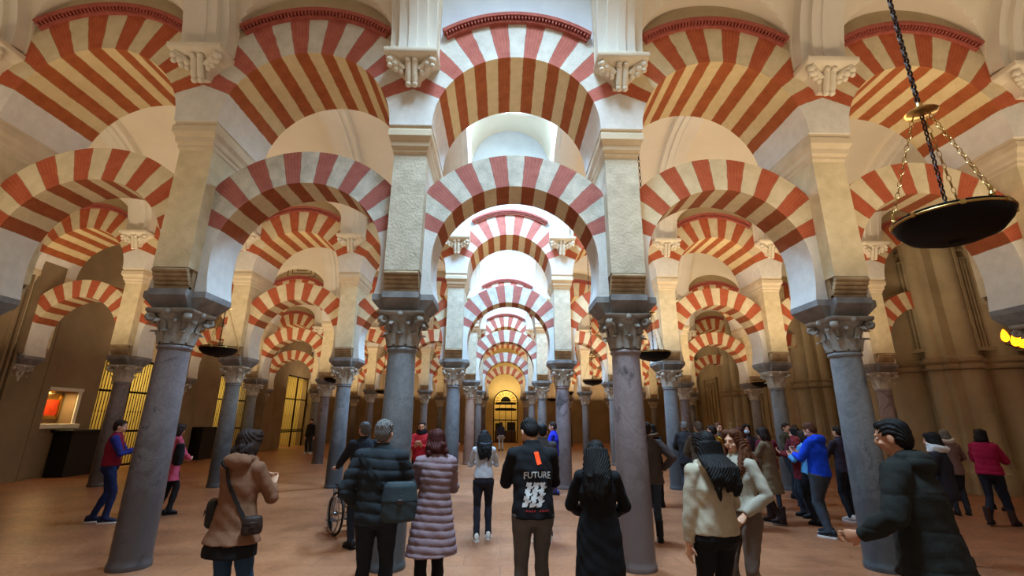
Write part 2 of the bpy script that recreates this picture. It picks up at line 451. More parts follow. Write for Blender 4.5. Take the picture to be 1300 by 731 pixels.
# corbel capital high on the wall: abacus over a stepped, lobed bracket
def corbel_mesh():
    mb = MB()
    mb.loft([[(-w, -d, z), (w, -d, z), (w, .02, z), (-w, .02, z)] for w, d, z in ((.24, .2, .30), (.30, .26, .34), (.36, .33, .37), (.37, .35, .39), (.37, .35, .45))])
    mb.loft([[(-w, -d, z), (w, -d, z), (w, .02, z), (-w, .02, z)] for w, d, z in ((.10, .08, .06), (.12, .14, .16), (.2, .18, .24), (.24, .2, .31))])
    for x in (-.045, .045):                            # forked centre tongue
        mb.tube([(x, -.12, .0), (x, -.15, .06), (x, -.18, .16), (x, -.22, .30)], [.036, .045, .045, .05], 10)
        mb.ell((x, -.13, .0), .044, 12, 8)
    for sg in (-1, 1):
        mb.ell((sg * .145, -.17, .17), .042, 12, 8); mb.ell((sg * .15, -.18, .235), .055, 12, 8)
        mb.ell((sg * .22, -.2, .19), .04, 12, 8); mb.ell((sg * .235, -.22, .26), .06, 12, 8)
        mb.ell((sg * .30, -.25, .22), .038, 12, 8); mb.ell((sg * .30, -.26, .30), .055, 12, 8)
        mb.tube([(sg * .1, -.19, .2), (sg * .2, -.22, .3), (sg * .3, -.28, .35)], .04, 8)
        mb.ell((sg * .05, -.25, .31), .045, 12, 8)
    return mb.mesh('corbel_capital', [M['corbel']], 50)
me_corbel = corbel_mesh()

# ------------------------------------------------------------------ naming helpers
ROW = ['front row', 'second row', 'third row', 'fourth row', 'fifth row']
ORD = ['first', 'second', 'third', 'fourth', 'fifth', 'sixth', 'seventh']
def colpos(c): return f"{ORD[c]} right of the aisle" if c >= 0 else f"{ORD[-c-1]} left of the aisle"
def baypos(j): return 'over the central aisle' if j == 0 else (f"{ORD[j-1]} bay right of the aisle" if j > 0 else f"{ORD[-j-1]} bay left of the aisle")

kinds = ['sh_grey', 'sh_blue', 'sh_dark', 'sh_purple', 'sh_pink']
KN = {'sh_grey': 'pale grey', 'sh_blue': 'blue-grey', 'sh_dark': 'dark brown-grey', 'sh_purple': 'purple-grey veined', 'sh_pink': 'pinkish beige'}
fixed = {(0, -2): 'sh_dark', (0, -1): 'sh_blue', (0, 0): 'sh_purple', (0, 1): 'sh_blue', (0, -3): 'sh_grey', (0, 2): 'sh_blue',
         (1, -1): 'sh_blue', (1, 0): 'sh_purple', (1, -2): 'sh_blue', (1, -3): 'sh_blue', (1, -4): 'sh_dark', (1, 1): 'sh_blue', (1, 2): 'sh_blue', (1, 3): 'sh_purple',
         (2, -1): 'sh_pink', (2, 0): 'sh_grey', (3, -1): 'sh_grey', (3, 0): 'sh_grey', (4, -1): 'sh_dark', (4, 0): 'sh_dark'}
rng = random.Random(3)
CRANGE = {0: (-4, 5), 1: (-5, 3), 2: (-5, 3), 3: (-5, 3), 4: (-5, 3)}
for k in range(5):
    c0, c1 = CRANGE[k]
    for c in range(c0, c1 + 1):
        mk = fixed.get((k, c)) or rng.choice(kinds[:3])
        x, y = cx(c), ry(k)
        cap = 'w' if (k > 0) else 'g'
        t = thing('column', f"{KN[mk]} marble column with carved capital, {ROW[k]}, {colpos(c)}", 'column', (x, y, 0), group='arcade columns')
        link('shaft', me_shaft[mk], t); link('capital', me_cap[cap], t); link('impost', me_imp, t, (0, YO * .8, 0))
        t = thing('pier', f"square limestone pier rising above the column, {ROW[k]}, {colpos(c)}", 'pier', (x, y + YO, 0), group='arcade piers')
        link('pier_block', me_block_w if (c < -1 or c > 0) else me_block, t); link('roll_corbel', me_rolls, t); link('cornice', me_corn, t)
        o = tag(link('corbel_capital', me_corbel, None, (x, y + YO - UP_T, 6.26)), f"carved white corbel between upper arches, {ROW[k]}, {colpos(c)}", 'corbel', 'white corbels on the arcade walls')
    for j in range(c0 + 1, c1 + 1 + (1 if k else 0)):
        x, y = bx_(j), ry(k) + YO
        tag(link('lower_arch', me_lo_warmlit if (k and j) or j < -1 or j > 0 else me_lo, None, (x, y, LO_Z)), f"lower red and white horseshoe arch, {ROW[k]}, {baypos(j)}", 'arch', 'lower horseshoe arches')
        a = tag(link('upper_arch', me_up_warmlit if (k and j) or j < -1 or j > 0 else me_up, None, (x, y, UP_Z)), f"upper red and white semicircular arch, {ROW[k]}, {baypos(j)}", 'arch', 'upper round arches')
        link('brick_moulding', me_mould, a)

# spandrel and lunette walls above the upper arches
def spandrel(j, k):
    mb = MB(); top = 10.5 if j == 0 else 8.5; n = 36
    y0, y1 = -UP_T + .004, UP_T - .004
    xs = [-1.5 + 3 * i / n for i in range(n + 1)]
    f = [(x, y0, UP_Z + math.sqrt(UP_O ** 2 - x * x) - .01) for x in xs]; g = [(x, y0, top) for x in xs]
    k_ = len(f)
    for yy in (y0, y1):
        vs = [(a, yy, c) for a, _, c in f] + [(a, yy, c) for a, _, c in g]
        mb.add(vs, [(i, i + 1, k_ + i + 1, k_ + i) for i in range(k_ - 1)])
    return mb
me_sp = spandrel(1, 0).mesh('wall_spandrel', [M['lunette']]); me_sp0 = spandrel(0, 0).mesh('wall_spandrel_centre', [M['lun_skylit']])
for k in range(5):
    c0, c1 = CRANGE[k]
    for j in range(c0 + 1, c1 + 1 + (1 if k else 0)):
        tag(link('wall_lunette', me_sp0 if j == 0 else me_sp, None, (bx_(j), ry(k) + YO, 0)), f"plain lunette wall above the upper arch, {ROW[k]}, {baypos(j)}", 'wall', kind='structure')

# ------------------------------------------------------------------ vaults
VH = (P - 2 * UP_T) / 2      # half span of a nave
ZS, RISE = 6.75, 2.45
def zb(y): return ZS + RISE * math.sqrt(max(0, 1 - (y / VH) ** 2))
def zl(x, centre):
    if centre: return 9.2 + math.sqrt(max(0, 1.15 ** 2 - x * x)) if abs(x) <= 1.15 else 0
    return 7.15 + .80 / 1.14 * math.sqrt(max(0, 1.14 ** 2 - x * x)) if abs(x) <= 1.14 else 0
def vault_mesh(centre):
    mb = MB(); lim = 1.15 if centre else 1.14
    h = [lim * math.sin(PI / 2 * i / 18) for i in range(19)]
    xs = sorted(set([-q for q in h] + h)) ; xs = [-1.5, -1.32, -lim - .001] + xs + [lim + .001, 1.32, 1.5]
    ys = [VH * math.sin(PI / 2 * i / 30) for i in range(-30, 31)]
    if centre: ys = sorted(set(ys + [-1.3, 1.3]))
    hole = lambda x, y: centre and abs(x) < .78 and abs(y) < 1.3
    vs = [(x, y, max(zb(y), zl(x, centre))) for x in xs for y in ys]; fs = []; ny = len(ys)
    for i in range(len(xs) - 1):
        for j in range(ny - 1):
            if hole((xs[i] + xs[i + 1]) / 2, (ys[j] + ys[j + 1]) / 2): continue
            fs.append((i * ny + j, (i + 1) * ny + j, (i + 1) * ny + j + 1, i * ny + j + 1))
    mb.add(vs, fs)
    if centre:      # skylight curb
        for sx in (-1, 1): mb.box(*sorted((sx * .76, sx * .86)), -1.35, 1.35, 9.9, 10.75)
        for sy in (-1, 1): mb.box(-.86, .86, *sorted((sy * 1.28, sy * 1.38)), 9.9, 10.75)
    return mb.mesh('ceiling_vault', [M['vault']], 28)
me_v, me_v0 = vault_mesh(False), vault_mesh(True)
NR = [(0, -4, 6), (1, -4, 4), (2, -4, 4), (3, -4, 4), (4, -4, 4), (5, -4, 4)]
for nv, j0, j1 in NR:
    yc = D - P / 2 + P * nv + YO
    for j in range(j0, j1 + 1):
        tag(link('ceiling', me_v0 if j == 0 else me_v, None, (bx_(j), yc, 0)), f"white plaster vault bay behind the {ROW[nv-1]}, {baypos(j)}" if nv else f"white plaster vault bay before the front row, {baypos(j)}", 'ceiling', kind='structure')
# transverse ribs that rise from pilasters over the corbels
def rib_mesh():
    mb = MB()
    def prof(w, off):
        rings = []
        for i in range(49):
            a = -PI / 2 + PI * i / 48; y = VH * math.sin(a); z = ZS + RISE * math.cos(a)
            # inward normal of the ellipse
            nx, nz = -math.sin(a) / VH, -math.cos(a) / RISE; l = math.hypot(nx, nz); nx /= l; nz /= l
            p1 = (y + nx * off, z + nz * off); p0 = (y, z + .03)
            rings.append([(-w, p0[0], p0[1]), (w, p0[0], p0[1]), (w, p1[0], p1[1]), (-w, p1[0], p1[1])])
        rings = [[(x, yy, 6.70 if zz < 6.74 + 1 and i == 0 else zz) for x, yy, zz in r] for i, r in enumerate(rings)]
        mb.loft(rings)
    prof(.33, .18); prof(.20, .25); prof(.06, .27)
    return mb.mesh('vault_rib', [M['plaster']], 30)
me_rib = rib_mesh()
n_ = 0
for nv, j0, j1 in NR:
    for c in range(j0 - 1, j1 + 1):
        if nv == 5 : continue
        n_ += 1
        tag(link('trim_%d' % n_, me_rib, None, (cx(c), D - P / 2 + P * nv + YO, 0)), None, None, kind='structure')['label'] = f"plaster vault rib {'before the front row' if nv == 0 else 'behind the ' + ROW[nv-1]}, {colpos(c)}"

# ------------------------------------------------------------------ floor and outer walls
mb = MB(); mb.box(-17, 22, -6, 46, -.2, 0)
tag(mb.obj('floor', [M['floor']]), 'polished terracotta paved floor', 'floor', kind='structure')

XL = -13.42
def wall_with_openings(axis_pos, y0, y1, H, ops, th, sgn, mat, name, label):
    """wall in the plane x = axis_pos, openings (ya, yb, z0, z1)"""
    mb = MB(); ops = sorted(ops); y = y0
    xa, xb = sorted((axis_pos, axis_pos + sgn * th))
    for a, b, z0, z1 in ops:
        mb.box(xa, xb, y, a, 0, H)
        if z0 > 0: mb.box(xa, xb, a, b, 0, z0)
        mb.box(xa, xb, a, b, z1, H); y = b
    mb.box(xa, xb, y, y1, 0, H)
    return tag(mb.obj(name, [mat]), label, 'wall', kind='structure')
OPS = [(15.95, 18.75, 0, 3.75), (22.6, 25.4, 0, 3.75), (29.6, 33.0, 0, 4.4)]
wall_with_openings(XL, -1, 41.5, 9.0, [(14.15, 15.2, 1.5, 2.45)] + OPS, .5, -1, M['leftwall'], 'wall_left', 'aged plaster wall with barred chapel gates on the left')
# chapels behind the gates
for i, (a, b, z0, z1) in enumerate(OPS):
    mb = MB(); xw = XL - .5
    mb.box(xw - 2.4, xw - 2.3, a - .6, b + .6, 0, z1 + 1); mb.box(xw - 2.3, xw, a - .7, a - .6, 0, z1 + 1); mb.box(xw - 2.3, xw, b + .6, b + .7, 0, z1 + 1); mb.box(xw - 2.4, xw, a - .7, b + .7, z1 + 1, z1 + 1.1)
    tag(mb.obj('wall_chapel', [M['ochre']]), ['yellow lit chapel recess behind the nearest left gate', 'yellow lit chapel recess behind the middle left gate', 'yellow lit chapel recess behind the farthest left gate'][i], 'wall', kind='structure')
# niche back
mb = MB(); mb.box(XL - .5, XL - .42, 14.1, 15.25, 1.45, 2.5)
tag(mb.obj('wall_niche', [M['leftwall']]), 'shallow niche in the left wall', 'wall', kind='structure')

def gate(y0, y1, H, label, gold, bars=20, rails=(0.05, 1.2, 2.55), chest=False):
    t = thing('iron_gate', label, 'gate', (XL - .12, (y0 + y1) / 2, 0), group='chapel gates in the left wall')
    w = (y1 - y0) / 2; m = M['gilt'] if gold else M['iron']
    mb = MB()
    for i in range(bars):
        y = -w + (i + .5) * 2 * w / bars
        mb.tube([(0, y, .05), (0, y, H - .02)], .014, 6)
        mb.ell((0, y, 1.9), (.022, .022, .04), 8, 6)
    mb.obj('bars', [m], t, 40)
    mb = MB()
    for z in list(rails) + [H - .06]: mb.box(-.03, .03, -w, w, z, z + .07)
    for y in (-w, -.035, w - .07): mb.box(-.035, .035, y, y + .07, 0, H)
    mb.obj('frame', [M['iron']], t)
    return t
gate(15.97, 18.73, 3.73, 'tall black barred chapel gate beside the black chest on the left wall', False, 22)
gate(22.62, 25.38, 3.73, 'barred chapel gate in the left wall, second from the camera', False, 22)
gate(29.62, 32.98, 4.38, 'tallest barred chapel gate, farthest along the left wall', True, 14, (.9, 1.0, 2.9))

# black chest, niche picture and lamp on the left wall
t = thing('display_chest', 'black chest with overhanging top against the left wall', 'cabinet', (XL + .32, 15.3, 0))
mb = MB(); mb.box(-.3, .26, -.56, .56, 0, 1.25, bev=.01); mb.obj('body', [M['black']], t)
mb = MB(); mb.box(-.32, .34, -.66, .66, 1.25, 1.33, bev=.01); mb.obj('top', [M['black']], t)
t = thing('display_chest', 'second black chest by the left wall behind the dark front column', 'cabinet', (XL + .32, 21.6, 0))
mb = MB(); mb.box(-.3, .26, -.6, .6, 0, 1.25, bev=.01); mb.obj('body', [M['black']], t)
mb = MB(); mb.box(-.32, .34, -.7, .7, 1.25, 1.33, bev=.01); mb.obj('top', [M['black']], t)
t = thing('framed_picture', 'small glowing red picture in the left wall niche', 'picture', (XL - .38, 14.68, 2.0))
mb = MB(); mb.box(-.03, 0, -.42, .42, -.30, .34); mb.box(-.01, .03, -.46, -.4, -.34, .38); mb.box(-.01, .03, .4, .46, -.34, .38); mb.box(-.01, .03, -.46, .46, .32, .38); mb.box(-.01, .03, -.46, .46, -.36, -.3)
mb.obj('frame', [M['brass']], t)
mb = MB(); mb.box(0, .012, -.38, .38, -.26, .2); mb.obj('canvas', [simple('red_painting', srgb(180, 52, 16), .5, var=.4)], t)
mb = MB(); mb.box(XL - .02, XL + .1, 13.95, 15.45, 1.36, 1.5, bev=.01); mb.box(XL - .02, XL + .04, 14.02, 14.13, 1.5, 2.5); mb.box(XL - .02, XL + .04, 15.22, 15.33, 1.5, 2.5); mb.box(XL - .02, XL + .06, 14.0, 15.35, 2.46, 2.56)
tag(mb.obj('niche_surround', [M['plaster']]), 'pale stone surround of the lit niche on the left wall', 'frame')
# pilasters along the left wall
for i, (ya, yb) in enumerate([(12.3, 13.7), (19.2, 20.5), (26.0, 27.3), (33.0, 34.1)]):
    mb = MB()
    mb.box(XL, XL + .28, ya, yb, 0, 8.4); mb.box(XL, XL + .4, ya + .35, yb - .35, 3.35, 8.4)
    for q in range(3): mb.box(XL, XL + .36, ya + .06 + q * .14 - .02, ya + .1 + q * .14, 0, 7.6)
    mb.box(XL, XL + .2, yb + .1, yb + .35, 0, 6.5); mb.box(XL, XL + .24, yb, yb + .5, 6.5, 6.7)
    tag(mb.obj('trim_%d' % (200 + i), [M['leftwall']]), 'aged plaster pilaster strip on the left wall, %s from the camera' % ORD[i], 'pilaster', kind='structure')

# far wall with the arched glazed door
YF = ry(5) - .9
mb = MB(); n = 24; dx = 0.28; hw, zs = 1.02, 3.15
mb.box(dx - 3.2, dx - hw, YF, YF + .5, 0, 9.2); mb.box(dx + hw, dx + 3.2, YF, YF + .5, 0, 9.2); mb.box(dx - hw, dx + hw, YF, YF + .5, zs + hw, 9.2)
pts = [(dx + hw * math.cos(PI * i / n), zs + hw * math.sin(PI * i / n)) for i in range(n + 1)]
vs = []; fs = []
for x, z in pts: vs += [(x, YF, z), (x, YF, zs + hw), (x, YF + .5, z)]
for i in range(n): fs += [(3 * i, 3 * i + 3, 3 * i + 4, 3 * i + 1), (3 * i, 3 * i + 3, 3 * i + 5, 3 * i + 2)]
mb.add(vs, fs)
mb2 = MB(); mb2.box(-17, dx - 3.2, YF, YF + .5, 0, 9.2); mb2.box(dx + 3.2, 22, YF, YF + .5, 0, 9.2)
tag(mb2.obj('wall_far', [M['leftwall']]), 'dim plaster end wall to either side of the arched door', 'wall', kind='structure')
tag(mb.obj('wall_back', [M['ochre']]), 'yellow ochre end wall with an arched doorway', 'wall', kind='structure')
t = link('door_1', None, None, (dx, YF + .2, 0)); tag(t, 'arched glazed door with dark ironwork at the far end of the aisle', 'door', kind='structure')
mb = MB()
for i in range(n):
    a, b = PI * i / n, PI * (i + 1) / n
    mb.tube([(hw * .96 * math.cos(a), 0, zs + hw * .96 * math.sin(a)), (hw * .96 * math.cos(b), 0, zs + hw * .96 * math.sin(b))], .045, 6)
for x in (-hw * .96, hw * .96): mb.box(x - .04, x + .04, -.04, .04, 0, zs)
for z in (0.0, 1.72, 3.1): mb.box(-hw, hw, -.04, .04, z, z + .08)
for x in (-.5, 0, .5): mb.box(x - .02, x + .02, -.03, .03, 0, zs)
mb.obj('door_frame', [M['iron']], t, 40)
mb = MB()
mb.loft([[(.42 * math.cos(PI * q / 12), yy, 3.22 + .42 * math.sin(PI * q / 12)) for q in range(13)] for yy in (-.03, .03)])
mb.loft([[(x, yy, z) for x, z in ((-.9, 2.98), (.9, 2.98), (.86, 3.06), (.55, 3.2), (-.55, 3.2), (-.86, 3.06))] for yy in (-.03, .03)])
mb.loft([[(x, yy, z) for x, z in ((-.84, 2.5), (.84, 2.5), (.92, 2.66), (.6, 2.72), (-.6, 2.72), (-.92, 2.66))] for yy in (-.03, .03)])
for q in range(9):
    a = PI * (q + .5) / 9
    mb.tube([(.45 * math.cos(a), 0, 3.22 + .45 * math.sin(a)), (.96 * math.cos(a), 0, 3.16 + .96 * math.sin(a))], .014, 5)
    mb.torus(.08, .013, 12, 5, M=Matrix.Translation((.74 * math.cos(a), 0, 3.18 + .74 * math.sin(a))) @ Matrix.Rotation(PI / 2, 4, 'X'))
mb.obj('ironwork', [M['iron']], t, 40)
mb = MB(); mb.box(-2.6, 2.6, 1.8, 1.9, 0, 5)
mb.box(-2.6, -2.5, .35, 1.8, 0, 5); mb.box(2.5, 2.6, .35, 1.8, 0, 5); mb.box(-2.6, 2.6, .35, 1.9, 5, 5.1)
tag(mb.obj('wall_vestibule', [M['ochre']], None, loc=(dx, YF + .2, 0)), 'yellow lit room behind the far arched door', 'wall', kind='structure')
t = thing('display_case', 'low dark display case inside the far doorway', 'cabinet', (dx, YF + 1.6, 0))
mb = MB(); mb.box(-.9, .9, -.2, .2, 0, .9, bev=.01); mb.obj('body', [M['wood']], t)
mb = MB(); mb.box(-.85, -.25, -.1, .1, .9, 1.5); mb.box(.15, .85, -.1, .1, .9, 1.6); mb.obj('panels', [M['black']], t)

# right side: cathedral masonry
def cluster_profile(x0, x1, y0, y1, shafts, n=9):
    """rectangle with half-round shafts bulging from its west and south faces"""
    pts = []
    # west face going from y1 to y0 (x = x0)
    items = sorted([s for s in shafts if s[0] == 'w'], key=lambda s: -s[1])
    pts.append((x0, y1))
    for _, y, r in items:
        for i in range(n): a = PI * i / (n - 1); pts.append((x0 - r * math.sin(a), y + r * math.cos(a)))
    pts.append((x0, y0))
    items = sorted([s for s in shafts if s[0] == 's'], key=lambda s: s[1])
    for _, x, r in items:
        for i in range(n): a = PI * i / (n - 1); pts.append((x - r * math.cos(a), y0 - r * math.sin(a)))
    pts += [(x1, y0), (x1, y1)]
    return pts
def scale_prof(pts, c, k): return [(c[0] + (x - c[0]) * k, c[1] + (y - c[1]) * k) for x, y in pts]
t = thing('cathedral_pier', 'massive brown clustered stone pier right of the crowd', 'pier', (0, 0, 0))
pf = cluster_profile(12.05, 15.4, 12.3, 15.4, [('w', 14.8, .3), ('w', 13.6, .5), ('w', 12.7, .2), ('s', 12.6, .28), ('s', 13.5, .42), ('s', 14.4, .2), ('s', 14.95, .28)])
mb = MB(); c = (13.7, 13.8)
mb.loft([[(x, y, z) for x, y in scale_prof(pf, c, k)] for z, k in ((0, 1.06), (.5, 1.06), (.56, 1.03), (.7, 1.0), (3.1, 1.0))]); mb.obj('lower_shafts', [M['brown']], t, 35)
mb = MB()
mb.loft([[(x, y, z) for x, y in scale_prof(pf, c, k)] for z, k in ((3.1, 1.0), (3.13, 1.04), (3.2, 1.05), (3.26, 1.02), (3.32, 1.06), (3.42, 1.07), (3.46, 1.0))]); mb.obj('string_course', [M['brown']], t, 35)
mb = MB()
mb.loft([[(x, y, z) for x, y in scale_prof(pf, c, k)] for z, k in ((3.46, .97), (8.9, .97))])
mb.obj('upper_shafts', [M['brown']], t, 35)
def tracery(parent, org, rz, w, h):
    """blind tracery panel: frame, mullions, pointed heads"""
    mb = MB(); m = Matrix.Translation(org) @ Matrix.Rotation(rz, 4, 'Z')
    mb.box(-w / 2 - .08, -w / 2, -.1, .02, 0, h, M=m); mb.box(w / 2, w / 2 + .08, -.1, .02, 0, h, M=m); mb.box(-w / 2 - .08, w / 2 + .08, -.12, .02, h, h + .1, M=m); mb.box(-w / 2 - .1, w / 2 + .1, -.14, .02, -.1, 0, M=m)
    k = 4
    for i in range(1, k): mb.box(-w / 2 + w * i / k - .025, -w / 2 + w * i / k + .025, -.07, .02, 0, h * .8, M=m)
    for i in range(k):
        x = -w / 2 + w * (i + .5) / k; r = w / k / 2
        pts = [m @ Vector((x + r * math.cos(PI * q / 8), -.04, h * .8 + r * 1.5 * math.sin(PI * q / 8))) for q in range(9)]
        mb.tube(pts, .028, 6)
        mb.torus(r * .6, .02, 14, 5, M=m @ Matrix.Translation((x, -.04, h * .9)) @ Matrix.Rotation(PI / 2, 4, 'X'))
    return mb.obj('blind_tracery', [M['brown']], parent, 35)
for y_ in (13.15, 14.25): tracery(t, (12.02, y_, 3.75), -PI / 2, .55, 3.2)
tracery(t, (13.05, 12.18, 3.7), 0, .4, 3.1); tracery(t, (14.0, 12.18, 3.7), 0, .4, 3.1)

mb = MB(); xr = 13.75
mb.box(xr, xr + .5, 15.0, 41.5, 0, 9.0)
tag(mb.obj('wall_right', [M['brown']]), 'brown stone wall along the right side', 'wall', kind='structure')
for i, (ya, yb) in enumerate([(19.0, 20.6), (25.7, 27.4), (32.6, 34.0)]):
    t = thing('cathedral_pier', 'engaged brown stone pier on the right wall, %s beyond the clustered one' % ORD[i], 'pier', (0, 0, 0))
    pf = cluster_profile(12.9, xr, ya, yb, [('w', (ya + yb) / 2, .35), ('w', ya + .2, .16), ('w', yb - .2, .16), ('s', 13.3, .2)])
    c = (xr, (ya + yb) / 2)
    mb = MB(); mb.loft([[(x, y, z) for x, y in scale_prof(pf, c, k)] for z, k in ((0, 1.08), (.45, 1.08), (.6, 1), (3.1, 1))]); mb.obj('lower_shafts', [M['brown']], t, 35)
    mb = MB(); mb.loft([[(x, y, z) for x, y in scale_prof(pf, c, k)] for z, k in ((3.1, 1.0), (3.14, 1.07), (3.24, 1.08), (3.3, 1.03), (3.4, 1.09), (3.46, 1))]); mb.obj('string_course', [M['brown']], t, 35)
    mb = MB(); mb.loft([[(x, y, z) for x, y in scale_prof(pf, c, k)] for z, k in ((3.46, .97), (8.9, .97))]); mb.obj('upper_shafts', [M['brown']], t, 35)
    tracery(t, (xr, ya - 1.9, 1.2), -PI / 2, 1.8, 3.2)
# dark aisle beyond the clustered pier
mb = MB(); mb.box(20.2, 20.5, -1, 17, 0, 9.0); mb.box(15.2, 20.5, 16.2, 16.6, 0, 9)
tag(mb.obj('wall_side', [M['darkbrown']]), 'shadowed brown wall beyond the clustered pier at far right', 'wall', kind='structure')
for j in (6,):
    tag(link('lower_arch', me_lo, None, (bx_(j), ry(1), LO_Z)), 'dim lower striped arch beyond the clustered pier at far right', 'arch', 'lower horseshoe arches')
t = thing('column', 'dim column with carved capital beyond the clustered pier at far right', 'column', (cx(6), ry(1), 0), group='arcade columns')
link('shaft', me_shaft['sh_dark'], t); link('capital', me_cap['g'], t); link('impost', me_imp, t, (0, YO * .8, 0))

# ------------------------------------------------------------------ hanging lamps
def chain_mesh(p0, p1, L, r, mb=None):
    mb = mb or MB(); p0, p1 = Vector(p0), Vector(p1); d = p1 - p0; n = max(1, int(d.length / (L * .78)))
    rot = d.normalized().to_track_quat('X', 'Z').to_matrix().to_4x4()
    for i in range(n):
        m = Matrix.Translation(p0 + d * ((i + .5) / n)) @ rot @ Matrix.Rotation(PI / 2 * (i % 2), 4, 'X') @ Matrix.Diagonal((1, .55, 1, 1))
        mb.torus(L / 2 - r, r, 8, 5, M=m)
    return mb
LK = .77
def make_lamp(loc, label, fine):
    t = thing('hanging_lamp', label, 'lamp', loc, group='saucer lamps hanging between the arches')
    mb = MB()
    mb.lathe([(.0, -.165), (.05, -.165), (.055, -.15), (.15, -.145), (.27, -.105), (.334, -.04), (.35, 0), (.35, .035), (.338, .04), (.33, .03), (.23, .01), (.0, .005)], 48)
    mb.obj('saucer', [M['bronze']], t, 35)
    mb = MB(); mb.torus(.351, .009, 48, 8, M=Matrix.Translation((0, 0, .012)))
    for i in range(8):
        a = 2 * PI * i / 8 + .2
        mb.box(-.015, .015, -.01, .01, -.004, .028, M=Matrix.Translation((.357 * math.cos(a), .357 * math.sin(a), 0)) @ Matrix.Rotation(a + PI / 2, 4, 'Z'))
    mb.obj('rim', [M['brass']], t, 40)
    for i in range(3):
        a = 2 * PI * i / 3 + .5
        x, y = .33 * math.cos(a), .33 * math.sin(a)
        mb = MB(); mb.lathe([(.012, 0), (.02, .02), (.01, .04), (.016, .06), (.004, .085)], 8, c=(x, y, .035))
        mb.torus(.018, .005, 8, 5, M=Matrix.Translation((x, y, .06)) @ Matrix.Rotation(PI / 2, 4, 'X'))
        mb.obj('finial', [M['brass']], t, 40)
    for i in range(3):
        a = 2 * PI * i / 3 + .5
        chain_mesh((.33 * math.cos(a), .33 * math.sin(a), .1), (.05 * math.cos(a), .05 * math.sin(a), .86), .06, .0045).obj('saucer_chain', [M['brass']], t, 60)
    mb = MB(); mb.lathe([(.0, .84), (.10, .85), (.115, .865), (.10, .88), (.05, .895), (.03, .92), (.02, .95), (0, .96)], 24)
    mb.obj('canopy_disc', [M['brass']], t, 40)
    top = zb(0) - loc[2]
    mb = chain_mesh((0, 0, .95), (0, 0, top), .075 if fine else .11, .011 if fine else .009)
    mb.obj('hanging_chain', [M['chainm']], t, 60)
    mb = MB(); mb.lathe([(.03, .0), (.05, .02), (.05, .07), (.03, .08)], 12); mb.obj('oil_cup', [M['bronze']], t, 40)
    chain_mesh((0, 0, .06), (0, 0, .86), .06, .0075).obj('centre_chain', [M['chainm']], t, 60)
    return t
big = make_lamp((3.06, 2.85, 3.02), 'large dark saucer lamp with brass rim hanging at upper right', True)
big.scale = (.9, .9, 1)
lp = make_lamp((3.15, 9.58, 3.06), 'saucer lamp hanging right of the purple-grey front column', False)
def yn(n): return D + P * (n - .5)
for x, nv, lb in [(-5.85, 1, 'saucer lamp hanging just right of the dark front column capital'), (3.15, 2, 'saucer lamp left of the purple-grey front column, in the third vault'),
                  (-5.85, 2, 'saucer lamp left of the second-row column, in the third vault on the left'), (-5.85, 3, 'distant saucer lamp seen left of the blue-grey front column'),
                  (3.15, 3, 'distant saucer lamp right of the aisle in the fourth vault'), (3.15, 4, 'farthest saucer lamp right of the aisle'), (-5.85, 4, 'farthest saucer lamp left of the aisle'),
                  (9.15, 2, 'saucer lamp over the right side in the third vault')]:
    copy_tree(lp, None, (x, yn(nv), 3.06), lb)
# painted panel high in the lunette on the left
t = thing('painted_panel', 'cream painted panel with dark nested rectangles high in the left vault', 'panel', (-8.75, ry(2) + YO - UP_T - .03, 7.95))
mb = MB(); mb.box(-.62, .62, -.01, .02, -.38, .42); mb.obj('board', [M['lunette']], t)
mb = MB()
for w_, h_ in ((.58, .36), (.4, .22), (.2, .1)):
    for sg in (-1, 1): mb.box(-w_, w_, -.02, -.01, sg * h_ - .012 + .02, sg * h_ + .012 + .02); mb.box(sg * w_ - .012, sg * w_ + .012, -.02, -.01, -h_ + .02, h_ + .02)
mb.obj('painted_lines', [M['black']], t)
# amber glass lights by the clustered pier
t = thing('wall_light', 'amber glowing glass light beside the front right column', 'lamp', (11.35, 10.1, 3.55))
glow = simple('amber_glass', srgb(255, 160, 20), .3, emit=srgb(255, 130, 10), es=9)
for q, (dx_, dz_) in enumerate(((0, .06), (.2, -.04), (.36, -.08))):
    mb = MB(); mb.lathe([(.02, -.12), (.06, -.08), (.07, 0), (.05, .08), (.02, .14), (.005, .16)], 14); o = mb.obj('glass_shade', [glow], t, 60); o.location = (dx_, 0, dz_)
mb = MB(); mb.tube([(-.05, 0, -.1), (.2, 0, -.2), (.45, 0, -.22)], .014, 6); mb.tube([(.2, 0, -.2), (.2, 0, 3.2)], .008, 6); mb.obj('bracket', [M['iron']], t, 40)
# ------------------------------------------------------------------ people
def cloth(name, c, rough=.85, bump=.25, bscale=60, quilt=None, var=.18):
    t = NT(name); v = t.coord('Object')
    n = t.noise(7, 5, .6, v)
    t.base(t.ramp(n, [(.25, tuple(q * (1 - var) for q in c)), (.75, tuple(min(1, q * (1 + var)) for q in c))]))
    t.set(Roughness=rough, Specular_IOR_Level=.25)
    t.bump(t.math('ADD', t.noise(bscale, 3, .6, v), t.math('MULTIPLY', t.noise(9, 4, .6, v), 2.0)), bump, .008)
    return t.mat
SKIN = {}
for k_, c_ in {'fair': srgb(214, 164, 132), 'tan': srgb(186, 132, 100)}.items():
    t_ = NT('skin_' + k_); t_.base(c_); t_.set(Roughness=.55, Specular_IOR_Level=.35)
    t_.b.inputs['Subsurface Weight'].default_value = .05; SKIN[k_] = t_.mat
def hairmat(name, c):
    t = NT(name); v = t.coord('Object', (60, 60, 5))
    n = t.noise(2, 4, .6, v)
    t.base(t.ramp(n, [(.3, tuple(q * .6 for q in c)), (.7, tuple(min(1, q * 1.4) for q in c))])); t.set(Roughness=.6, Specular_IOR_Level=.2)
    t.bump(n, .5, .01); return t.mat
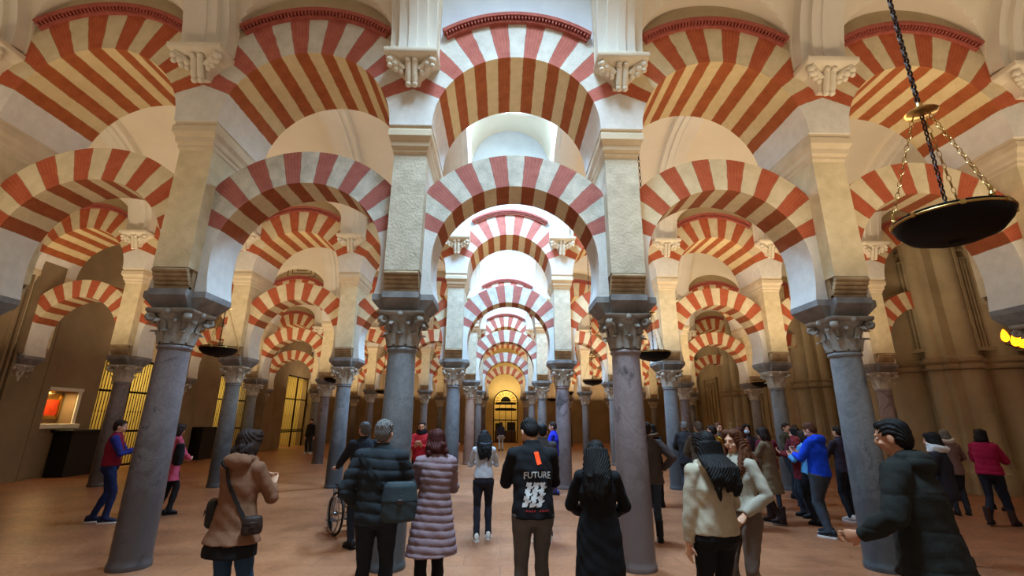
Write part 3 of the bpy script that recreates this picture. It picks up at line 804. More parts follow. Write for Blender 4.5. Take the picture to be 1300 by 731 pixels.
HAIR = {'black': hairmat('black_hair', srgb(20, 17, 16)), 'dark': hairmat('dark_brown_hair', srgb(42, 28, 22)), 'brown': hairmat('brown_hair', srgb(92, 54, 34)), 'grey': hairmat('grey_hair', srgb(104, 100, 96)), 'auburn': hairmat('auburn_hair', srgb(66, 26, 22))}
EYE = simple('eye', srgb(30, 22, 18), .2); LIP = simple('lips', srgb(150, 74, 66), .5); EYEW = simple('eye_white', srgb(225, 220, 214), .3)
CM = {}
def cm(c, **kw):
    key = (c, tuple(kw.items()))
    if key not in CM: CM[key] = cloth('cloth_%d' % len(CM), srgb(*c), **kw)
    return CM[key]

def remesh(mb, name, mat, vox, smooth=6, disp=None, sf=.5):
    """fuse overlapping pieces into one continuous skin"""
    me = bpy.data.meshes.new('tmp'); me.from_pydata([tuple(v) for v in mb.v], [], mb.f)
    o = bpy.data.objects.new('tmp', me); COL.objects.link(o)
    r = o.modifiers.new('r', 'REMESH'); r.mode = 'VOXEL'; r.voxel_size = vox; r.adaptivity = 0
    if smooth:
        s_ = o.modifiers.new('s', 'SMOOTH'); s_.factor = sf; s_.iterations = smooth
    dg = bpy.context.evaluated_depsgraph_get(); ev = o.evaluated_get(dg)
    out = bpy.data.meshes.new_from_object(ev, depsgraph=dg)
    bpy.data.objects.remove(o); bpy.data.meshes.remove(me)
    out.name = name; out.materials.clear(); out.materials.append(mat)
    if disp:
        n = len(out.vertices); co_ = np.empty(n * 3); no = np.empty(n * 3)
        out.vertices.foreach_get('co', co_); out.vertex_normals.foreach_get('vector', no)
        co_ = co_.reshape(-1, 3); no = no.reshape(-1, 3)
        co_ = co_ + no * disp(co_)[:, None]
        out.vertices.foreach_set('co', co_.reshape(-1))
    out.polygons.foreach_set('use_smooth', [True] * len(out.polygons)); out.update()
    return out

def wrinkle(amp, seed=0):
    def f(p):
        a = np.sin(p[:, 2] * 31 + 3 * np.sin(p[:, 0] * 17 + seed) + 2 * np.sin(p[:, 1] * 13))
        b = np.sin(p[:, 2] * 58 + p[:, 0] * 40 + 2.5 * np.sin(p[:, 1] * 29 + seed) + seed)
        c = np.sin(p[:, 0] * 23 + 2 * np.sin(p[:, 2] * 9 + seed))
        return amp * (.5 * a + .3 * b + .35 * c)
    return f
def quilted(amp, pitch, seed=0):
    w = wrinkle(amp * .3, seed)
    def f(p): return amp * (np.abs(np.sin(PI * (p[:, 2] + .012 * np.sin(p[:, 0] * 9)) / pitch)) ** .5 - .6) + w(p)
    return f

def ik(a, b, l1, l2, pole):
    a, b, pole = Vector(a), Vector(b), Vector(pole)
    d = b - a; L = min(d.length, (l1 + l2) * .999); u = d.normalized(); b = a + u * L
    x = (l1 * l1 - l2 * l2 + L * L) / (2 * L); h = math.sqrt(max(l1 * l1 - x * x, 0))
    pp = pole - u * pole.dot(u); pp = pp.normalized() if pp.length > 1e-6 else Vector((0, -1, 0))
    return a + u * x + pp * h, b
def lerp(a, b, t): return Vector(a) * (1 - t) + Vector(b) * t

def hand(mb, wrist, dirn, side, palm_n, curl=.5, k=1.0):
    """palm with four unequal bent fingers and a side thumb"""
    d = Vector(dirn).normalized(); n = Vector(palm_n); n = (n - d * n.dot(d)).normalized(); s_ = d.cross(n) * side
    w = Vector(wrist)
    mb.tube([w - d * .02, w + d * .02, w + d * .055, w + d * .09], [(.027 * k, .019 * k), (.031 * k, .016 * k), (.039 * k, .015 * k), (.038 * k, .012 * k)], 10)
    mb2 = []
    for i, (off, ln) in enumerate(((-.028, .068), (-.0095, .078), (.0095, .072), (.027, .056))):
        p = w + d * .085 + s_ * off; a = 0; pts = [p]; dd = d.copy()
        for q, f in enumerate((.45, .32, .23)):
            a += curl * (.35 + .45 * q)
            dd = (d * math.cos(a) + n * math.sin(a)); p = p + dd * ln * f * k; pts.append(p)
        mb.tube(pts, [.0092 * k, .0085 * k, .0078 * k, .006 * k], 8); mb.ell(pts[-1], .0062 * k, 8, 6)
    p0 = w + d * .025 - s_ * .026; p1 = p0 + (d * .6 - s_ * .62 + n * .35).normalized() * .035; p2 = p1 + (d * .85 - s_ * .2 + n * .45).normalized() * .03
    mb.tube([p0, p1, p2], [.013 * k, .0105 * k, .008 * k], 8); mb.ell(p2, .008 * k, 8, 6)

def person(label, loc, rz, H=1.68, female=False, near=True, top=None, toph=None, topkind='jacket', hem=.86, flare=0, quilt=None,
           legs=(40, 44, 52), shoes=(30, 28, 28), skirt=None, hair='dark', hairstyle='short', arms='down', step=.06, lean=0, headturn=0, headtilt=.12,
           skin='fair', fat=1.0, group=None, legw=1.0, hood=False, collar=True, scarf=None, boots=False, trim=None, mask=False, feet_turn=0, armsR=None, sleeves=None):
    k = H / 1.70
    t = thing('person', label, 'person', loc, rz, group)
    vox = .0085 if near else .014
    fw = 1.0 if not female else .9
    def bend(p):                           # lean the trunk about the hips
        p = Vector(p); h = p.z - .92
        if h > 0: p.y += math.sin(lean) * h; p.z -= (1 - math.cos(lean)) * h
        return p
    def W(p): return bend(p) * k
    # joints in a 1.70 m figure, facing +y
    ft = Matrix.Rotation(feet_turn, 3, 'Z')
    hips = [Vector((s * .085, 0, .90)) for s in (-1, 1)]
    ank = [ft @ Vector((s * .10, (step if s > 0 else -step), .085)) for s in (-1, 1)]
    if step > .12: ank[0].z += .03
    knees = [ik(hips[i], ank[i], .425, .415, ft @ Vector((0, 1, 0)))[0] for i in (0, 1)]
    shx = .163 * fw
    sh = [Vector((s * shx, 0, 1.368)) for s in (-1, 1)]
    A = {'down': lambda s: (Vector((s * (shx + .07), .03, .83)), Vector((s * .3, -1, 0)), Vector((0, .12, -1)), Vector((-s, 0, 0)), .35),
         'phone': lambda s: (Vector((s * .07, .33, 1.18)), Vector((s * .8, -.4, -1)), Vector((-s * .35, .6, .7)), Vector((0, -1, .3)), .9),
         'pocket': lambda s: (Vector((s * (shx + .0), .13, .95)), Vector((s * 1, -1, 0)), Vector((-s * .3, .6, -.7)), Vector((-s, 0, 0)), .4),
         'front': lambda s: (Vector((s * .10, .27, 1.0)), Vector((s * 1, -.5, -.4)), Vector((-s * .7, .7, .1)), Vector((0, -1, .1)), .8),
         'reach': lambda s: (Vector((s * (shx + .10), .26, .98)), Vector((s * .5, -1, -.3)), Vector((0, 1, -.25)), Vector((-s, 0, 0)), .5),
         'push': lambda s: (Vector((s * .22, .42, 1.02)), Vector((s * .5, -.5, -1)), Vector((0, 1, 0)), Vector((0, 0, -1)), 1.1),
         'waist': lambda s: (Vector((s * .21, .02, 1.0)), Vector((s * 1, -.8, 0)), Vector((-s * .8, .5, -.2)), Vector((0, -1, 0)), .6)}
    hands = []
    for i, s in enumerate((-1, 1)):
        mode = armsR if (armsR and s > 0) else arms
        tg, pole, hd, pn, curl = A[mode](s)
        el, wr = ik(sh[i], tg, .285, .255, pole)
        hands.append((sh[i], el, wr, hd, pn, curl))
    # ---- body: one continuous surface
    mb = MB(); hz = 1.572; hy = .012
    ht = Matrix.Translation((0, 0, 1.47)) @ Matrix.Rotation(headturn, 4, 'Z') @ Matrix.Rotation(-headtilt, 4, 'X') @ Matrix.Translation((0, 0, -1.47))
    def HW(p): return W(ht @ Vector(p))
    def hell(c, r, n=14, m=10):
        q = MB(); q.ell(c, r, n, m); mb.add([HW(v) for v in q.v], q.f)
    hell((0, .0, hz + .02), (.073, .092, .09)); hell((0, .025, hz - .04), (.056, .068, .075)); hell((0, .05, hz - .085), (.03, .034, .026))
    hell((0, .104, hz - .025), (.012, .018, .024), 8, 6); hell((0, .098, hz - .003), (.009, .012, .026), 8, 6)
    hell((0, .088, hz + .018), (.05, .012, .012), 10, 6)
    for s in (-1, 1): hell((s * .076, -.005, hz - .015), (.009, .02, .032), 8, 8); hell((s * .04, .068, hz - .035), (.022, .022, .02), 8, 6)
    hell((0, .086, hz - .062), (.022, .014, .010), 8, 6)
    mb.tube([W((0, -.005, 1.38)), W((0, -.002, 1.44)), HW((0, .004, 1.52))], [.062 * k, .05 * k, .05 * k], 14)
    mb.tube([W((0, 0, z)) for z in (.88, 1.0, 1.1, 1.25, 1.36, 1.42)], [((a * fw) * k, b * k) for a, b in ((.15, .10), (.14, .095), (.125, .085), (.15, .10), (.14, .085), (.06, .05))], 16)
    for s_, el, wr, hd, pn, curl in hands:
        a, e, w_ = W(s_), W(el), W(wr)
        mb.tube([a, lerp(a, e, .5), e, lerp(e, w_, .35), w_], [.05 * k * fw, .043 * k * fw, .036 * k * fw, .036 * k * fw, .024 * k * fw], 12); mb.ell(a, .05 * k, 10, 8)
        hand(mb, w_, hd, -1 if s_.x < 0 else 1, pn, curl, k * (1.0 if not female else .92) * 1.04)
    for i in (0, 1):
        h_, kn, an = hips[i] * k, knees[i] * k, ank[i] * k
        mb.tube([h_ + Vector((0, 0, .03)), lerp(h_, kn, .5), kn, lerp(kn, an, .3), an, an - Vector((0, 0, .05 * k))], [.08 * k, .065 * k, .047 * k, .048 * k, .033 * k, .035 * k], 12)
    if near:      # nostril-free simple mouth, eyes come as children below
        pass
    body = link('body', remesh(mb, 'body', SKIN[skin], .0062 if near else .011, 3 if near else 2), t)
    for s in (-1, 1):
        mb = MB(); q = MB(); q.ell((s * .03, .082, hz + .0), (.012, .009, .007), 10, 6); mb.add([HW(v) for v in q.v], q.f); e_ = mb.obj('eye', [EYEW], t, 60)
        mb = MB(); q = MB(); q.ell((s * .03, .0895, hz + .0), (.0055, .003, .0055), 8, 6); mb.add([HW(v) for v in q.v], q.f); mb.obj('pupil', [EYE], e_, 60)
    mb = MB(); q = MB(); q.ell((0, .096, hz - .058), (.021, .007, .0045), 10, 6); q.ell((0, .095, hz - .067), (.017, .007, .005), 10, 6); mb.add([HW(v) for v in q.v], q.f); mb.obj('lips', [LIP], t, 60)
    if mask:
        mb = MB(); q = MB(); q.ell((0, .062, hz - .058), (.062, .062, .05), 14, 10); mb.add([HW(v) for v in q.v], q.f); mb.obj('face_mask', [cm((190, 214, 226))], t, 60)
    # ---- hair
    mb = MB()
    def cell(c, r, n=14, m=10):
        q = MB(); q.ell(c, r, n, m); mb.add([HW(v) for v in q.v], q.f)
    cell((0, -.012, hz + .034), (.081, .094, .084)); cell((0, -.045, hz - .0), (.075, .058, .083))
    rs = random.Random(int(abs(loc[0]) * 1000) + 5)
    if hairstyle == 'crop':
        cell((0, .03, hz + .075), (.062, .055, .035)); cell((0, -.02, hz + .06), (.074, .085, .062))
    elif hairstyle == 'short':
        cell((0, .045, hz + .082), (.052, .035, .022))
        for _ in range(46):
            a = rs.uniform(0, 2 * PI); b = rs.uniform(.25, 1.4); d = Vector((math.cos(a) * math.cos(b), math.sin(a) * math.cos(b), math.sin(b)))
            if d.y > .55 and d.z < .7: continue
            cell(Vector((0, -.012, hz + .03)) + Vector((d.x * .074, d.y * .086, d.z * .080)), (.016, .018, .012), 6, 5)
    else:
        for s in (-1, 1): cell((s * .062, .012, hz + .0), (.03, .055, .085)); cell((s * .04, .048, hz + .072), (.044, .05, .038)); cell((s * .066, .04, hz + .02), (.02, .045, .06))
        if hairstyle in ('bob', 'bobwavy'):
            cell((0, -.045, hz - .07), (.092, .062, .085))
            for s in (-1, 1): cell((s * .072, -.005, hz - .06), (.034, .05, .085))
        if hairstyle in ('long', 'longfront', 'verylong'):
            bk = -.035 * (1 if topkind != 'robe' else .6) - (fat - 1) * .12 - (.075 if hood else 0)
            zend = {'long': 1.26, 'longfront': 1.22, 'verylong': 1.12}[hairstyle]
            for i in range(11):
                a = -1.15 + 2.3 * i / 10; x = math.sin(a) * .085; y = -.03 - math.cos(a) * .05
                ze = zend + rs.uniform(-.10, .06)
                p0 = HW((x, y, hz + .02)); p1 = HW((x * 1.15, y - .012, hz - .1)); x2 = x * 1.3 + rs.uniform(-.015, .015)
                p2 = W((x2, -.105 + bk + abs(x) * .5, 1.40)); p3 = W((x2 * .95, -.125 + bk + abs(x) * .3, ze + .08)); p4 = W((x2 * .8, -.125 + bk + abs(x) * .25, ze))
                mb.tube([p0, p1, p2, p3, p4], [.03, .032, .03, .024, .008], 8)
        if hairstyle == 'bobwavy':
            for i in range(16):
                a = rs.uniform(-2.2, 2.2); x = math.sin(a) * .09; y = -.02 - math.cos(a) * .07
                cell((x, y, hz - .05 - rs.uniform(0, .08)), (.03, .03, .035), 8, 6)
        if hairstyle == 'longfront':
            for s in (-1, 1):
                for i in range(3):
                    p0 = HW((s * .07, .01, hz + .04)); p1 = HW((s * (.085 + .01 * i), .035 - .03 * i, hz - .08)); p2 = W((s * (.11 + .01 * i), .09 - .04 * i, 1.33)); p3 = W((s * .10, .13 - .03 * i, 1.20))
                    mb.tube([p0, p1, p2, p3], [.022, .026, .024, .008], 8)
        if hairstyle == 'ponytail':
            mb.tube([HW((0, -.09, hz + .04)), HW((0, -.13, hz - .01)), W((0, -.14, 1.42)), W((0, -.14, 1.28))], [.026, .032, .028, .008], 8)
    link('hair', remesh(mb, 'hair', HAIR[hair], .007 if near else .012, 2, (lambda p: .0035 * np.sin(p[:, 0] * 300 + 20 * np.sin(p[:, 2] * 12)) * 1.0) if near else None), t)
    # ---- top
    tm = top if not isinstance(top, tuple) else cm(top)
    th_ = .020 if topkind == 'puffer' else .009
    mb = MB(); F = fat
    tor = [(1.46, .058, .056), (1.435, .085, .07), (1.41, .118 * fw, .083), (1.375, .150 * fw, .098), (1.33, .165 * fw, .110), (1.24, (.164 if not female else .146) * F, .118 * F), (1.10, (.150 if not female else .128) * F, .110 * F), (.98, .156 * F, .118 * F), (.90, .164 * F, .122 * F)]
    rings = []
    tors = [q for q in tor if q[0] > hem - .0]
    base = tor[-1]
    if hem < .9:
        n_ext = max(1, int((.9 - hem) / .08))
        for i in range(1, n_ext + 1):
            q = i / n_ext; tors.append((.9 - (.9 - hem) * q, base[1] + flare * q, base[2] + flare * .8 * q))
    else: tors.append((hem, .158 * F, .12 * F))
    pts = [W((0, 0, z)) for z, a, b in tors]
    mb.tube(pts, [((a + th_) * k, (b + th_) * k) for z, a, b in tors], 22)
    mbs = MB() if sleeves else mb
    for s_, el, wr, hd, pn, curl in hands:
        a, e, w_ = W(s_), W(el), W(wr)
        rr = 1.0 * F
        mbs.ell(a + Vector((0, 0, -.008)), (.056 + th_) * k * rr * fw, 14, 10)
        mbs.tube([lerp(W((0, 0, 1.39)), a, .4), a, lerp(a, e, .5), e, lerp(e, w_, .5), w_ + (e - w_).normalized() * .0], [(.05 + th_) * k, (.055 + th_) * k * fw * rr, (.051 + th_) * k * fw * rr, (.045 + th_) * k * rr, (.041 + th_) * k * rr, (.031 + th_) * k], 14)
        mbs.ell(e, (.044 + th_) * k * rr, 12, 8)
    if sleeves: link('sleeves', remesh(mbs, 'sleeves', cm(sleeves), vox, 5, wrinkle(.004)), t)
    if hood:
        mb.ell(W((0, -.085, 1.42)), (.13 * k, .075 * k, .075 * k), 16, 10); mb.ell(W((0, -.05, 1.45)), (.12 * k, .09 * k, .05 * k), 16, 10)
        for s in (-1, 1): mb.tube([W((s * .09, -.06, 1.45)), W((s * .085, .03, 1.43)), W((s * .04, .09, 1.37))], [.04 * k, .034 * k, .02 * k], 10)
    elif collar:
        mb.tube([W((0, -.004, 1.40)), W((0, -.0, 1.45)), W((0, .002, 1.485))], [(.085 * k, .08 * k), (.072 * k, .07 * k), (.066 * k, .066 * k)], 18)
    dsp = quilted(.012 if near else .009, quilt, loc[0]) if quilt else wrinkle(.0045, loc[0] * 7)
    tname = {'jacket': 'jacket', 'puffer': 'padded_jacket', 'coat': 'coat', 'hoodie': 'hooded_sweatshirt', 'vest': 'vest', 'robe': 'long_coat'}[topkind]
    topo = link(tname, remesh(mb, tname, tm, vox, 5, dsp), t)
    t['_top'] = 1; del t['_top']
    # ---- trousers
    if hem > .16:
        mb = MB(); lm_ = cm(legs)
        hp = (.155 * F) * k
        mb.tube([Vector((0, 0, z * k)) for z in (1.0, .94, .86, .80)], [(.145 * F * k, .108 * F * k), (.16 * F * k, .118 * F * k), (.165 * F * k, .12 * F * k), (.12 * F * k, .09 * F * k)], 18)
        for i in (0, 1):
            h_, kn, an = hips[i] * k, knees[i] * k, ank[i] * k
            wl = legw * k
            mb.tube([h_ + Vector((0, 0, .0)), lerp(h_, kn, .35), lerp(h_, kn, .8), kn, lerp(kn, an, .35), lerp(kn, an, .85), an + Vector((0, 0, -.02))], [.095 * wl * F, .086 * wl, .064 * wl, .06 * wl, .06 * wl, .05 * wl, .055 * wl], 16)
        link('trousers', remesh(mb, 'trousers', lm_, vox, 4, wrinkle(.004, loc[1] * 5)), t)
    # ---- shoes
    sm = cm(shoes, rough=.6)
    sole = cm((215, 210, 204)) if sum(shoes) > 300 or trim == 'sole' else cm((22, 20, 20))
    for i, s in ((0, -1), (1, 1)):
        an = ank[i]; mb = MB(); L = .27 if not female else .24
        dz = an.z - .085
        rings = []
        for q, wd, zt in ((-.34, .025, .06), (-.30, .034, .10 if not boots else .12), (-.12, .038, .115 if not boots else .14), (.1, .042, .10), (.35, .047, .07), (.52, .045, .055), (.62, .03, .04), (.66, .012, .03)):
            y = q * L
            rings.append([(wd * math.cos(2 * PI * j / 14) * 1.0, y, .016 + (zt) * (.5 + .5 * math.sin(2 * PI * j / 14))) for j in range(14)])
        q2 = MB(); q2.loft(rings)
        if boots: q2.tube([(0, -.04, .08), (0, -.04, .30)], [.05, .055], 14)
        mm = Matrix.Translation((an.x * k, an.y * k, dz * k)) @ Matrix.Rotation(feet_turn - s * .12, 4, 'Z') @ Matrix.Scale(k, 4)
        q2.v = [mm @ Vector(v) for v in q2.v]
        so = link('boot' if boots else 'shoe', remesh(q2, 'shoe', sm, .009, 3), t)
        q3 = MB()
        out = [(-.35, .02), (-.31, .036), (-.12, .04), (.1, .044), (.35, .05), (.52, .048), (.62, .034), (.67, .012)]
        ring = [(w_, q * L) for q, w_ in out] + [(-w_, q * L) for q, w_ in reversed(out)]
        q3.loft([[(x, y, z) for x, y in ring] for z in (.0, .022)])
        q3.v = [mm @ Vector(v) for v in q3.v]
        q3.obj('sole', [sole], so, 40)
    if scarf:
        mb = MB()
        for i in range(3): mb.torus(.085 + .006 * i, .028, 20, 8, M=Matrix.Translation(W((0, -.005 - .01 * i, 1.43 + .028 * i))) @ Matrix.Rotation(.15 * i, 4, 'X'))
        link('scarf', remesh(mb, 'scarf', cm(scarf), .01, 3, wrinkle(.006)), t)
    return t, dict(W=W, HW=HW, k=k, top=topo, hands=[(W(a), W(b), W(c)) for a, b, c, *_ in hands], body=body)

def strap(t, info, p0, p1, mat, w=.022, side=-1, name='bag_strap', over=(0, 0, 1.44)):
    """strap hugging the jacket from p0 over the shoulder to p1"""
    me = info['top'].data; bv = BVHTree.FromPolygons([v.co for v in me.vertices], [p.vertices for p in me.polygons])
    mb = MB(); pts = []
    for seg in (p0, p1):
        pass
    n = 26; path = []
    ctrl = [Vector(p) for p in (p0, over, p1)]
    cen = info['W']((0, 0, 1.2))
    for i in range(n + 1):
        q = i / n
        p = ctrl[0].lerp(ctrl[1], q * 2) if q < .5 else ctrl[1].lerp(ctrl[2], q * 2 - 1)
        hit, nrm, _, _ = bv.find_nearest(p)
        path.append((hit + nrm * .006, nrm))
    rings = []
    for i, (p, nrm) in enumerate(path):
        tg = (path[min(i + 1, n)][0] - path[max(i - 1, 0)][0]).normalized(); b = tg.cross(nrm).normalized()
        rings.append([p - b * w + nrm * -.003, p + b * w + nrm * -.003, p + b * w + nrm * .004, p - b * w + nrm * .004])
    mb.loft(rings)
    return mb.obj(name, [mat], t, 40)
def bag(label, loc, rz, sx, sy, sz, mat, group=None, flap=True):
    t = thing('shoulder_bag', label, 'bag', loc, rz)
    mb = MB(); mb.tube([(0, 0, -sz / 2), (0, 0, -sz * .42), (0, 0, 0), (0, 0, sz * .4), (0, 0, sz / 2)], [(sx * .38, sy * .3), (sx * .5, sy * .5), (sx * .52, sy * .52), (sx * .45, sy * .42), (sx * .40, sy * .25)], 20)
    link('pouch', remesh(mb, 'pouch', mat, .008, 3, wrinkle(.004)), t)
    if flap:
        mb = MB(); mb.tube([(0, 0, sz * .02), (0, 0, sz * .42), (0, 0, sz * .53)], [(sx * .54, sy * .57), (sx * .48, sy * .48), (sx * .40, sy * .3)], 20)
        link('flap', remesh(mb, 'flap', mat, .009, 3), t)
        mb = MB(); mb.box(-.02, .02, -sy * .62, -sy * .55, -.01, .03, bev=.003); mb.obj('clasp', [M['chainm']], t)
    return t
def tow(loc_from, deg): return R(deg)

BLK = (24, 24, 27)
# 1 tan coat woman, left foreground
tc, ic = person('woman in a tan hooded raincoat with black hem, back turned, left foreground', (-2.10, 4.05, 0), R(-12), 1.62, True, True, (124, 86, 62), topkind='coat', hem=.80, flare=.05, legs=(40, 66, 92), shoes=(60, 50, 44), hair='dark', hairstyle='bobwavy', arms='phone', hood=True, fat=1.1, step=.04, headturn=-.1)
mb = MB(); W_ = ic['W']
mb.tube([W_((0, 0, z)) for z in (.90, .76, .70)], [(.16 * ic['k'], .12 * ic['k']), (.218 * ic['k'], .168 * ic['k']), (.222 * ic['k'], .172 * ic['k'])], 22)
link('black_shirt_hem', remesh(mb, 'hem', cm(BLK), .01, 3, wrinkle(.004)), tc)['label'] = 'black shirt hem below the tan coat'
strap(tc, ic, (-.10, -.16, 1.36), (.21, -.12, .96), cm((40, 30, 26)), w=.014, over=(.04, -.2, 1.16))
bag('dark shoulder bag at the left hip of the tan coat woman', (-2.32, 4.12, .95), R(-60), .24, .10, .2, cm((38, 34, 34), rough=.6))
bag('small brown bag at the right side of the tan coat woman', (-1.90, 3.93, .90), R(30), .14, .08, .13, cm((52, 38, 32), rough=.6))

# 2 man in dark padded jacket
tm_, im_ = person('man in a dark green-grey padded jacket with a crossbody bag, seen from behind', (-1.06, 4.35, 0), R(4), 1.70, False, True, (38, 44, 48), topkind='puffer', hem=.84, quilt=.085, legs=(30, 33, 40), hair='grey', hairstyle='short', arms='pocket', armsR='front', fat=1.06, step=.03, headtilt=.1)
strap(tm_, im_, (-.17, -.12, 1.40), (.20, -.14, .98), cm((28, 32, 34)), w=.022, over=(.0, -.2, 1.2))
bag('dark teal crossbody bag resting on the right hip of the padded jacket man', (-.84, 4.17, 1.03), R(14), .28, .12, .30, cm((48, 60, 64), rough=.7))
# 3 lilac coat woman
tl, il = person('woman in a long lilac quilted coat, dark red hair, beside the padded jacket man', (-.62, 4.66, 0), R(20), 1.62, True, True, (134, 112, 116), topkind='puffer', hem=.56, flare=.06, quilt=.062, legs=(24, 24, 26), shoes=(40, 36, 36), hair='auburn', hairstyle='bobwavy', arms='phone', fat=1.02, step=.10, collar=True, headtilt=.2)
# 4 FUTURE jacket man
tf, if_ = person('young man in a black jacket printed FUTURE with an orange tag on the neck', (.28, 4.40, 0), R(6), 1.74, False, True, (20, 21, 24), topkind='jacket', hem=.86, legs=(88, 84, 80), shoes=(200, 196, 188), hair='black', hairstyle='short', arms='phone', fat=1.06, step=.05, lean=.06, headtilt=.55, headturn=.25, collar=True)
def project_on(info, verts, off):
    me = info['top'].data; bv = BVHTree.FromPolygons([v.co for v in me.vertices], [p.vertices for p in me.polygons])
    out = []
    for v in verts:
        h, n, _, _ = bv.ray_cast(Vector((v[0], -2, v[1])), Vector((0, 1, 0)))
        if h is None: h = Vector((v[0], -.15, v[1]))
        out.append((h.x, h.y - off, h.z))
    return out
def decal(t, info, name, verts, faces, mat, off=.004, sub=2):
    bm = bmesh.new(); vv = [bm.verts.new((x, 0, z)) for x, z in verts]
    for f in faces:
        try: bm.faces.new([vv[i] for i in f])
        except Exception: pass
    bmesh.ops.triangulate(bm, faces=bm.faces); 
    for _ in range(sub): bmesh.ops.subdivide_edges(bm, edges=[e for e in bm.edges if e.calc_length() > .012], cuts=1, use_grid_fill=True)
    bmesh.ops.triangulate(bm, faces=bm.faces)
    P_ = project_on(info, [(v.co.x, v.co.z) for v in bm.verts], off)
    for v, p in zip(bm.verts, P_): v.co = p
    me = bpy.data.meshes.new(name); bm.to_mesh(me); bm.free(); me.materials.append(mat)
    return link(name, me, t)
def text_mesh(body, size, sx=1.0):
    cu = bpy.data.curves.new('txt', 'FONT'); cu.body = body; cu.size = size; cu.align_x = 'CENTER'; cu.align_y = 'CENTER'; cu.offset = size * .012; cu.resolution_u = 3
    o = bpy.data.objects.new('txt', cu); COL.objects.link(o)
    dg = bpy.context.evaluated_depsgraph_get(); me = bpy.data.meshes.new_from_object(o.evaluated_get(dg), depsgraph=dg)
    bpy.data.objects.remove(o)
    V = [(v.co.x * sx, v.co.y) for v in me.vertices]; Fs = [tuple(p.vertices) for p in me.polygons]; bpy.data.meshes.remove(me)
    return V, Fs
WHT = cm((206, 204, 200)); ORG = simple('glowing_orange_fabric', srgb(255, 84, 30), .6, emit=srgb(255, 70, 20), es=.4)  # the orange tag is cloth, brightened by a slight glow added to it
V, Fs = text_mesh('FUTURE', .068, 1.0); zc_ = 1.235
cs = .022
# arched lettering: serif feet added as small bars under each stroke
V2 = [(x + cs, y * (1 + 1.6 * abs(x)) + zc_ - .35 * x * x * 2) for x, y in V]
decal(tf, if_, 'printed_word', V2, Fs, WHT)['label'] = 'white arched word FUTURE printed on the back'
V = []; Fs = []
def poly(pts): 
    o = len(V); V.extend(pts); Fs.append(tuple(range(o, o + len(pts))))
for q in range(3):                     # slanted white strokes with ragged, pierced edges
    for s2 in range(7):
        z0 = 1.165 - s2 * .027; x0 = -.10 + q * .060 + cs - .006 * s2 + (.012 if s2 % 2 else 0)
        w_ = .052 if s2 % 2 == 0 else .044
        poly([(x0, z0 - .024), (x0 + w_ - .012, z0 - .02), (x0 + w_, z0), (x0 + w_ - .008, z0 + .012), (x0 + .03, z0 + .006), (x0 + .008, z0 + .012)])
        if (s2 + q) % 2: poly([(x0 + w_ - .014, z0 - .02), (x0 + w_ + .014, z0 - .004), (x0 + w_ + .012, z0 + .008), (x0 + w_ - .004, z0 + .004)])
decal(tf, if_, 'printed_graphic', V, Fs, WHT, sub=1)['label'] = 'white slanted brush pattern printed on the back'
V = []; Fs = []
for q in range(9):
    if q == 4: continue
    x0 = -.105 + q * .023 + cs; poly([(x0, .945), (x0 + .016, .945), (x0 + .014, .96), (x0 + .002, .96)])
decal(tf, if_, 'printed_line', V, Fs, cm((150, 30, 30)), sub=1)
V = [(-.035 + .03, 1.42), (.005 + .03, 1.425), (.04 + .02, 1.325), (.0 + .02, 1.315)]; Fs = [(0, 1, 2, 3)]
decal(tf, if_, 'orange_tag', V, Fs, ORG, off=.006, sub=3)
# 5 black long coat woman
tb, ib = person('woman in an ankle-length black coat with straight black hair, centre foreground', (.79, 4.08, 0), R(-8), 1.55, True, True, (13, 13, 15), topkind='robe', hem=.12, flare=.05, shoes=(16, 16, 16), hair='black', hairstyle='long', arms='front', fat=1.14, step=.02, headtilt=.3)
# 6 cream hoodie
th6, ih6 = person('woman in a cream hooded sweatshirt with long black hair, right of the veined column', (1.66, 3.92, 0), R(8), 1.63, True, True, (176, 164, 140), topkind='hoodie', hem=.90, legs=(18, 18, 21), shoes=(190, 186, 180), hair='black', hairstyle='long', arms='down', armsR='front', fat=1.22, hood=True, step=.05)
tb7, ib7 = person('smiling brunette in a pale grey jacket facing the cream hoodie woman', (2.20, 4.55, 0), R(112), 1.64, True, True, (170, 162, 144), topkind='jacket', hem=.96, legs=(104, 88, 76), shoes=(180, 176, 170), hair='brown', hairstyle='longfront', arms='pocket', fat=1.1, step=.05, headturn=.1, headtilt=.02)
tp, ip = person('man in a dark olive hooded parka walking at the right foreground', (2.68, 3.15, 0), R(32), 1.73, False, True, (30, 31, 27), topkind='coat', hem=.78, flare=.04, quilt=.21, legs=(20, 20, 22), hair='black', hairstyle='crop', arms='reach', hood=True, fat=1.28, lean=.1, step=.12, skin='tan', headtilt=.08)
# 8 white jacket girl
person('woman in a pale grey-blue jacket and dark jeans with white trainers, near the aisle', (-.27, 7.55, 0), R(5), 1.56, True, True, (186, 190, 196), topkind='jacket', hem=.93, legs=(32, 32, 42), shoes=(206, 200, 190), hair='black', hairstyle='long', arms='phone', fat=1.0, step=.07, scarf=(60, 62, 72), headtilt=.3)
person('person with black hair mostly hidden behind the man in the printed jacket', (.62, 7.4, 0), R(0), 1.66, False, False, (60, 54, 52), hem=.9, legs=(60, 60, 66), shoes=(210, 206, 200), hair='black', arms='phone', step=.1)
person('man in a bright blue jacket standing in the central aisle', (1.28, 12.0, 0), R(70), 1.68, False, False, (34, 44, 190), hem=.86, legs=(60, 46, 80), shoes=(50, 60, 120), hair='dark', arms='front', fat=1.05)
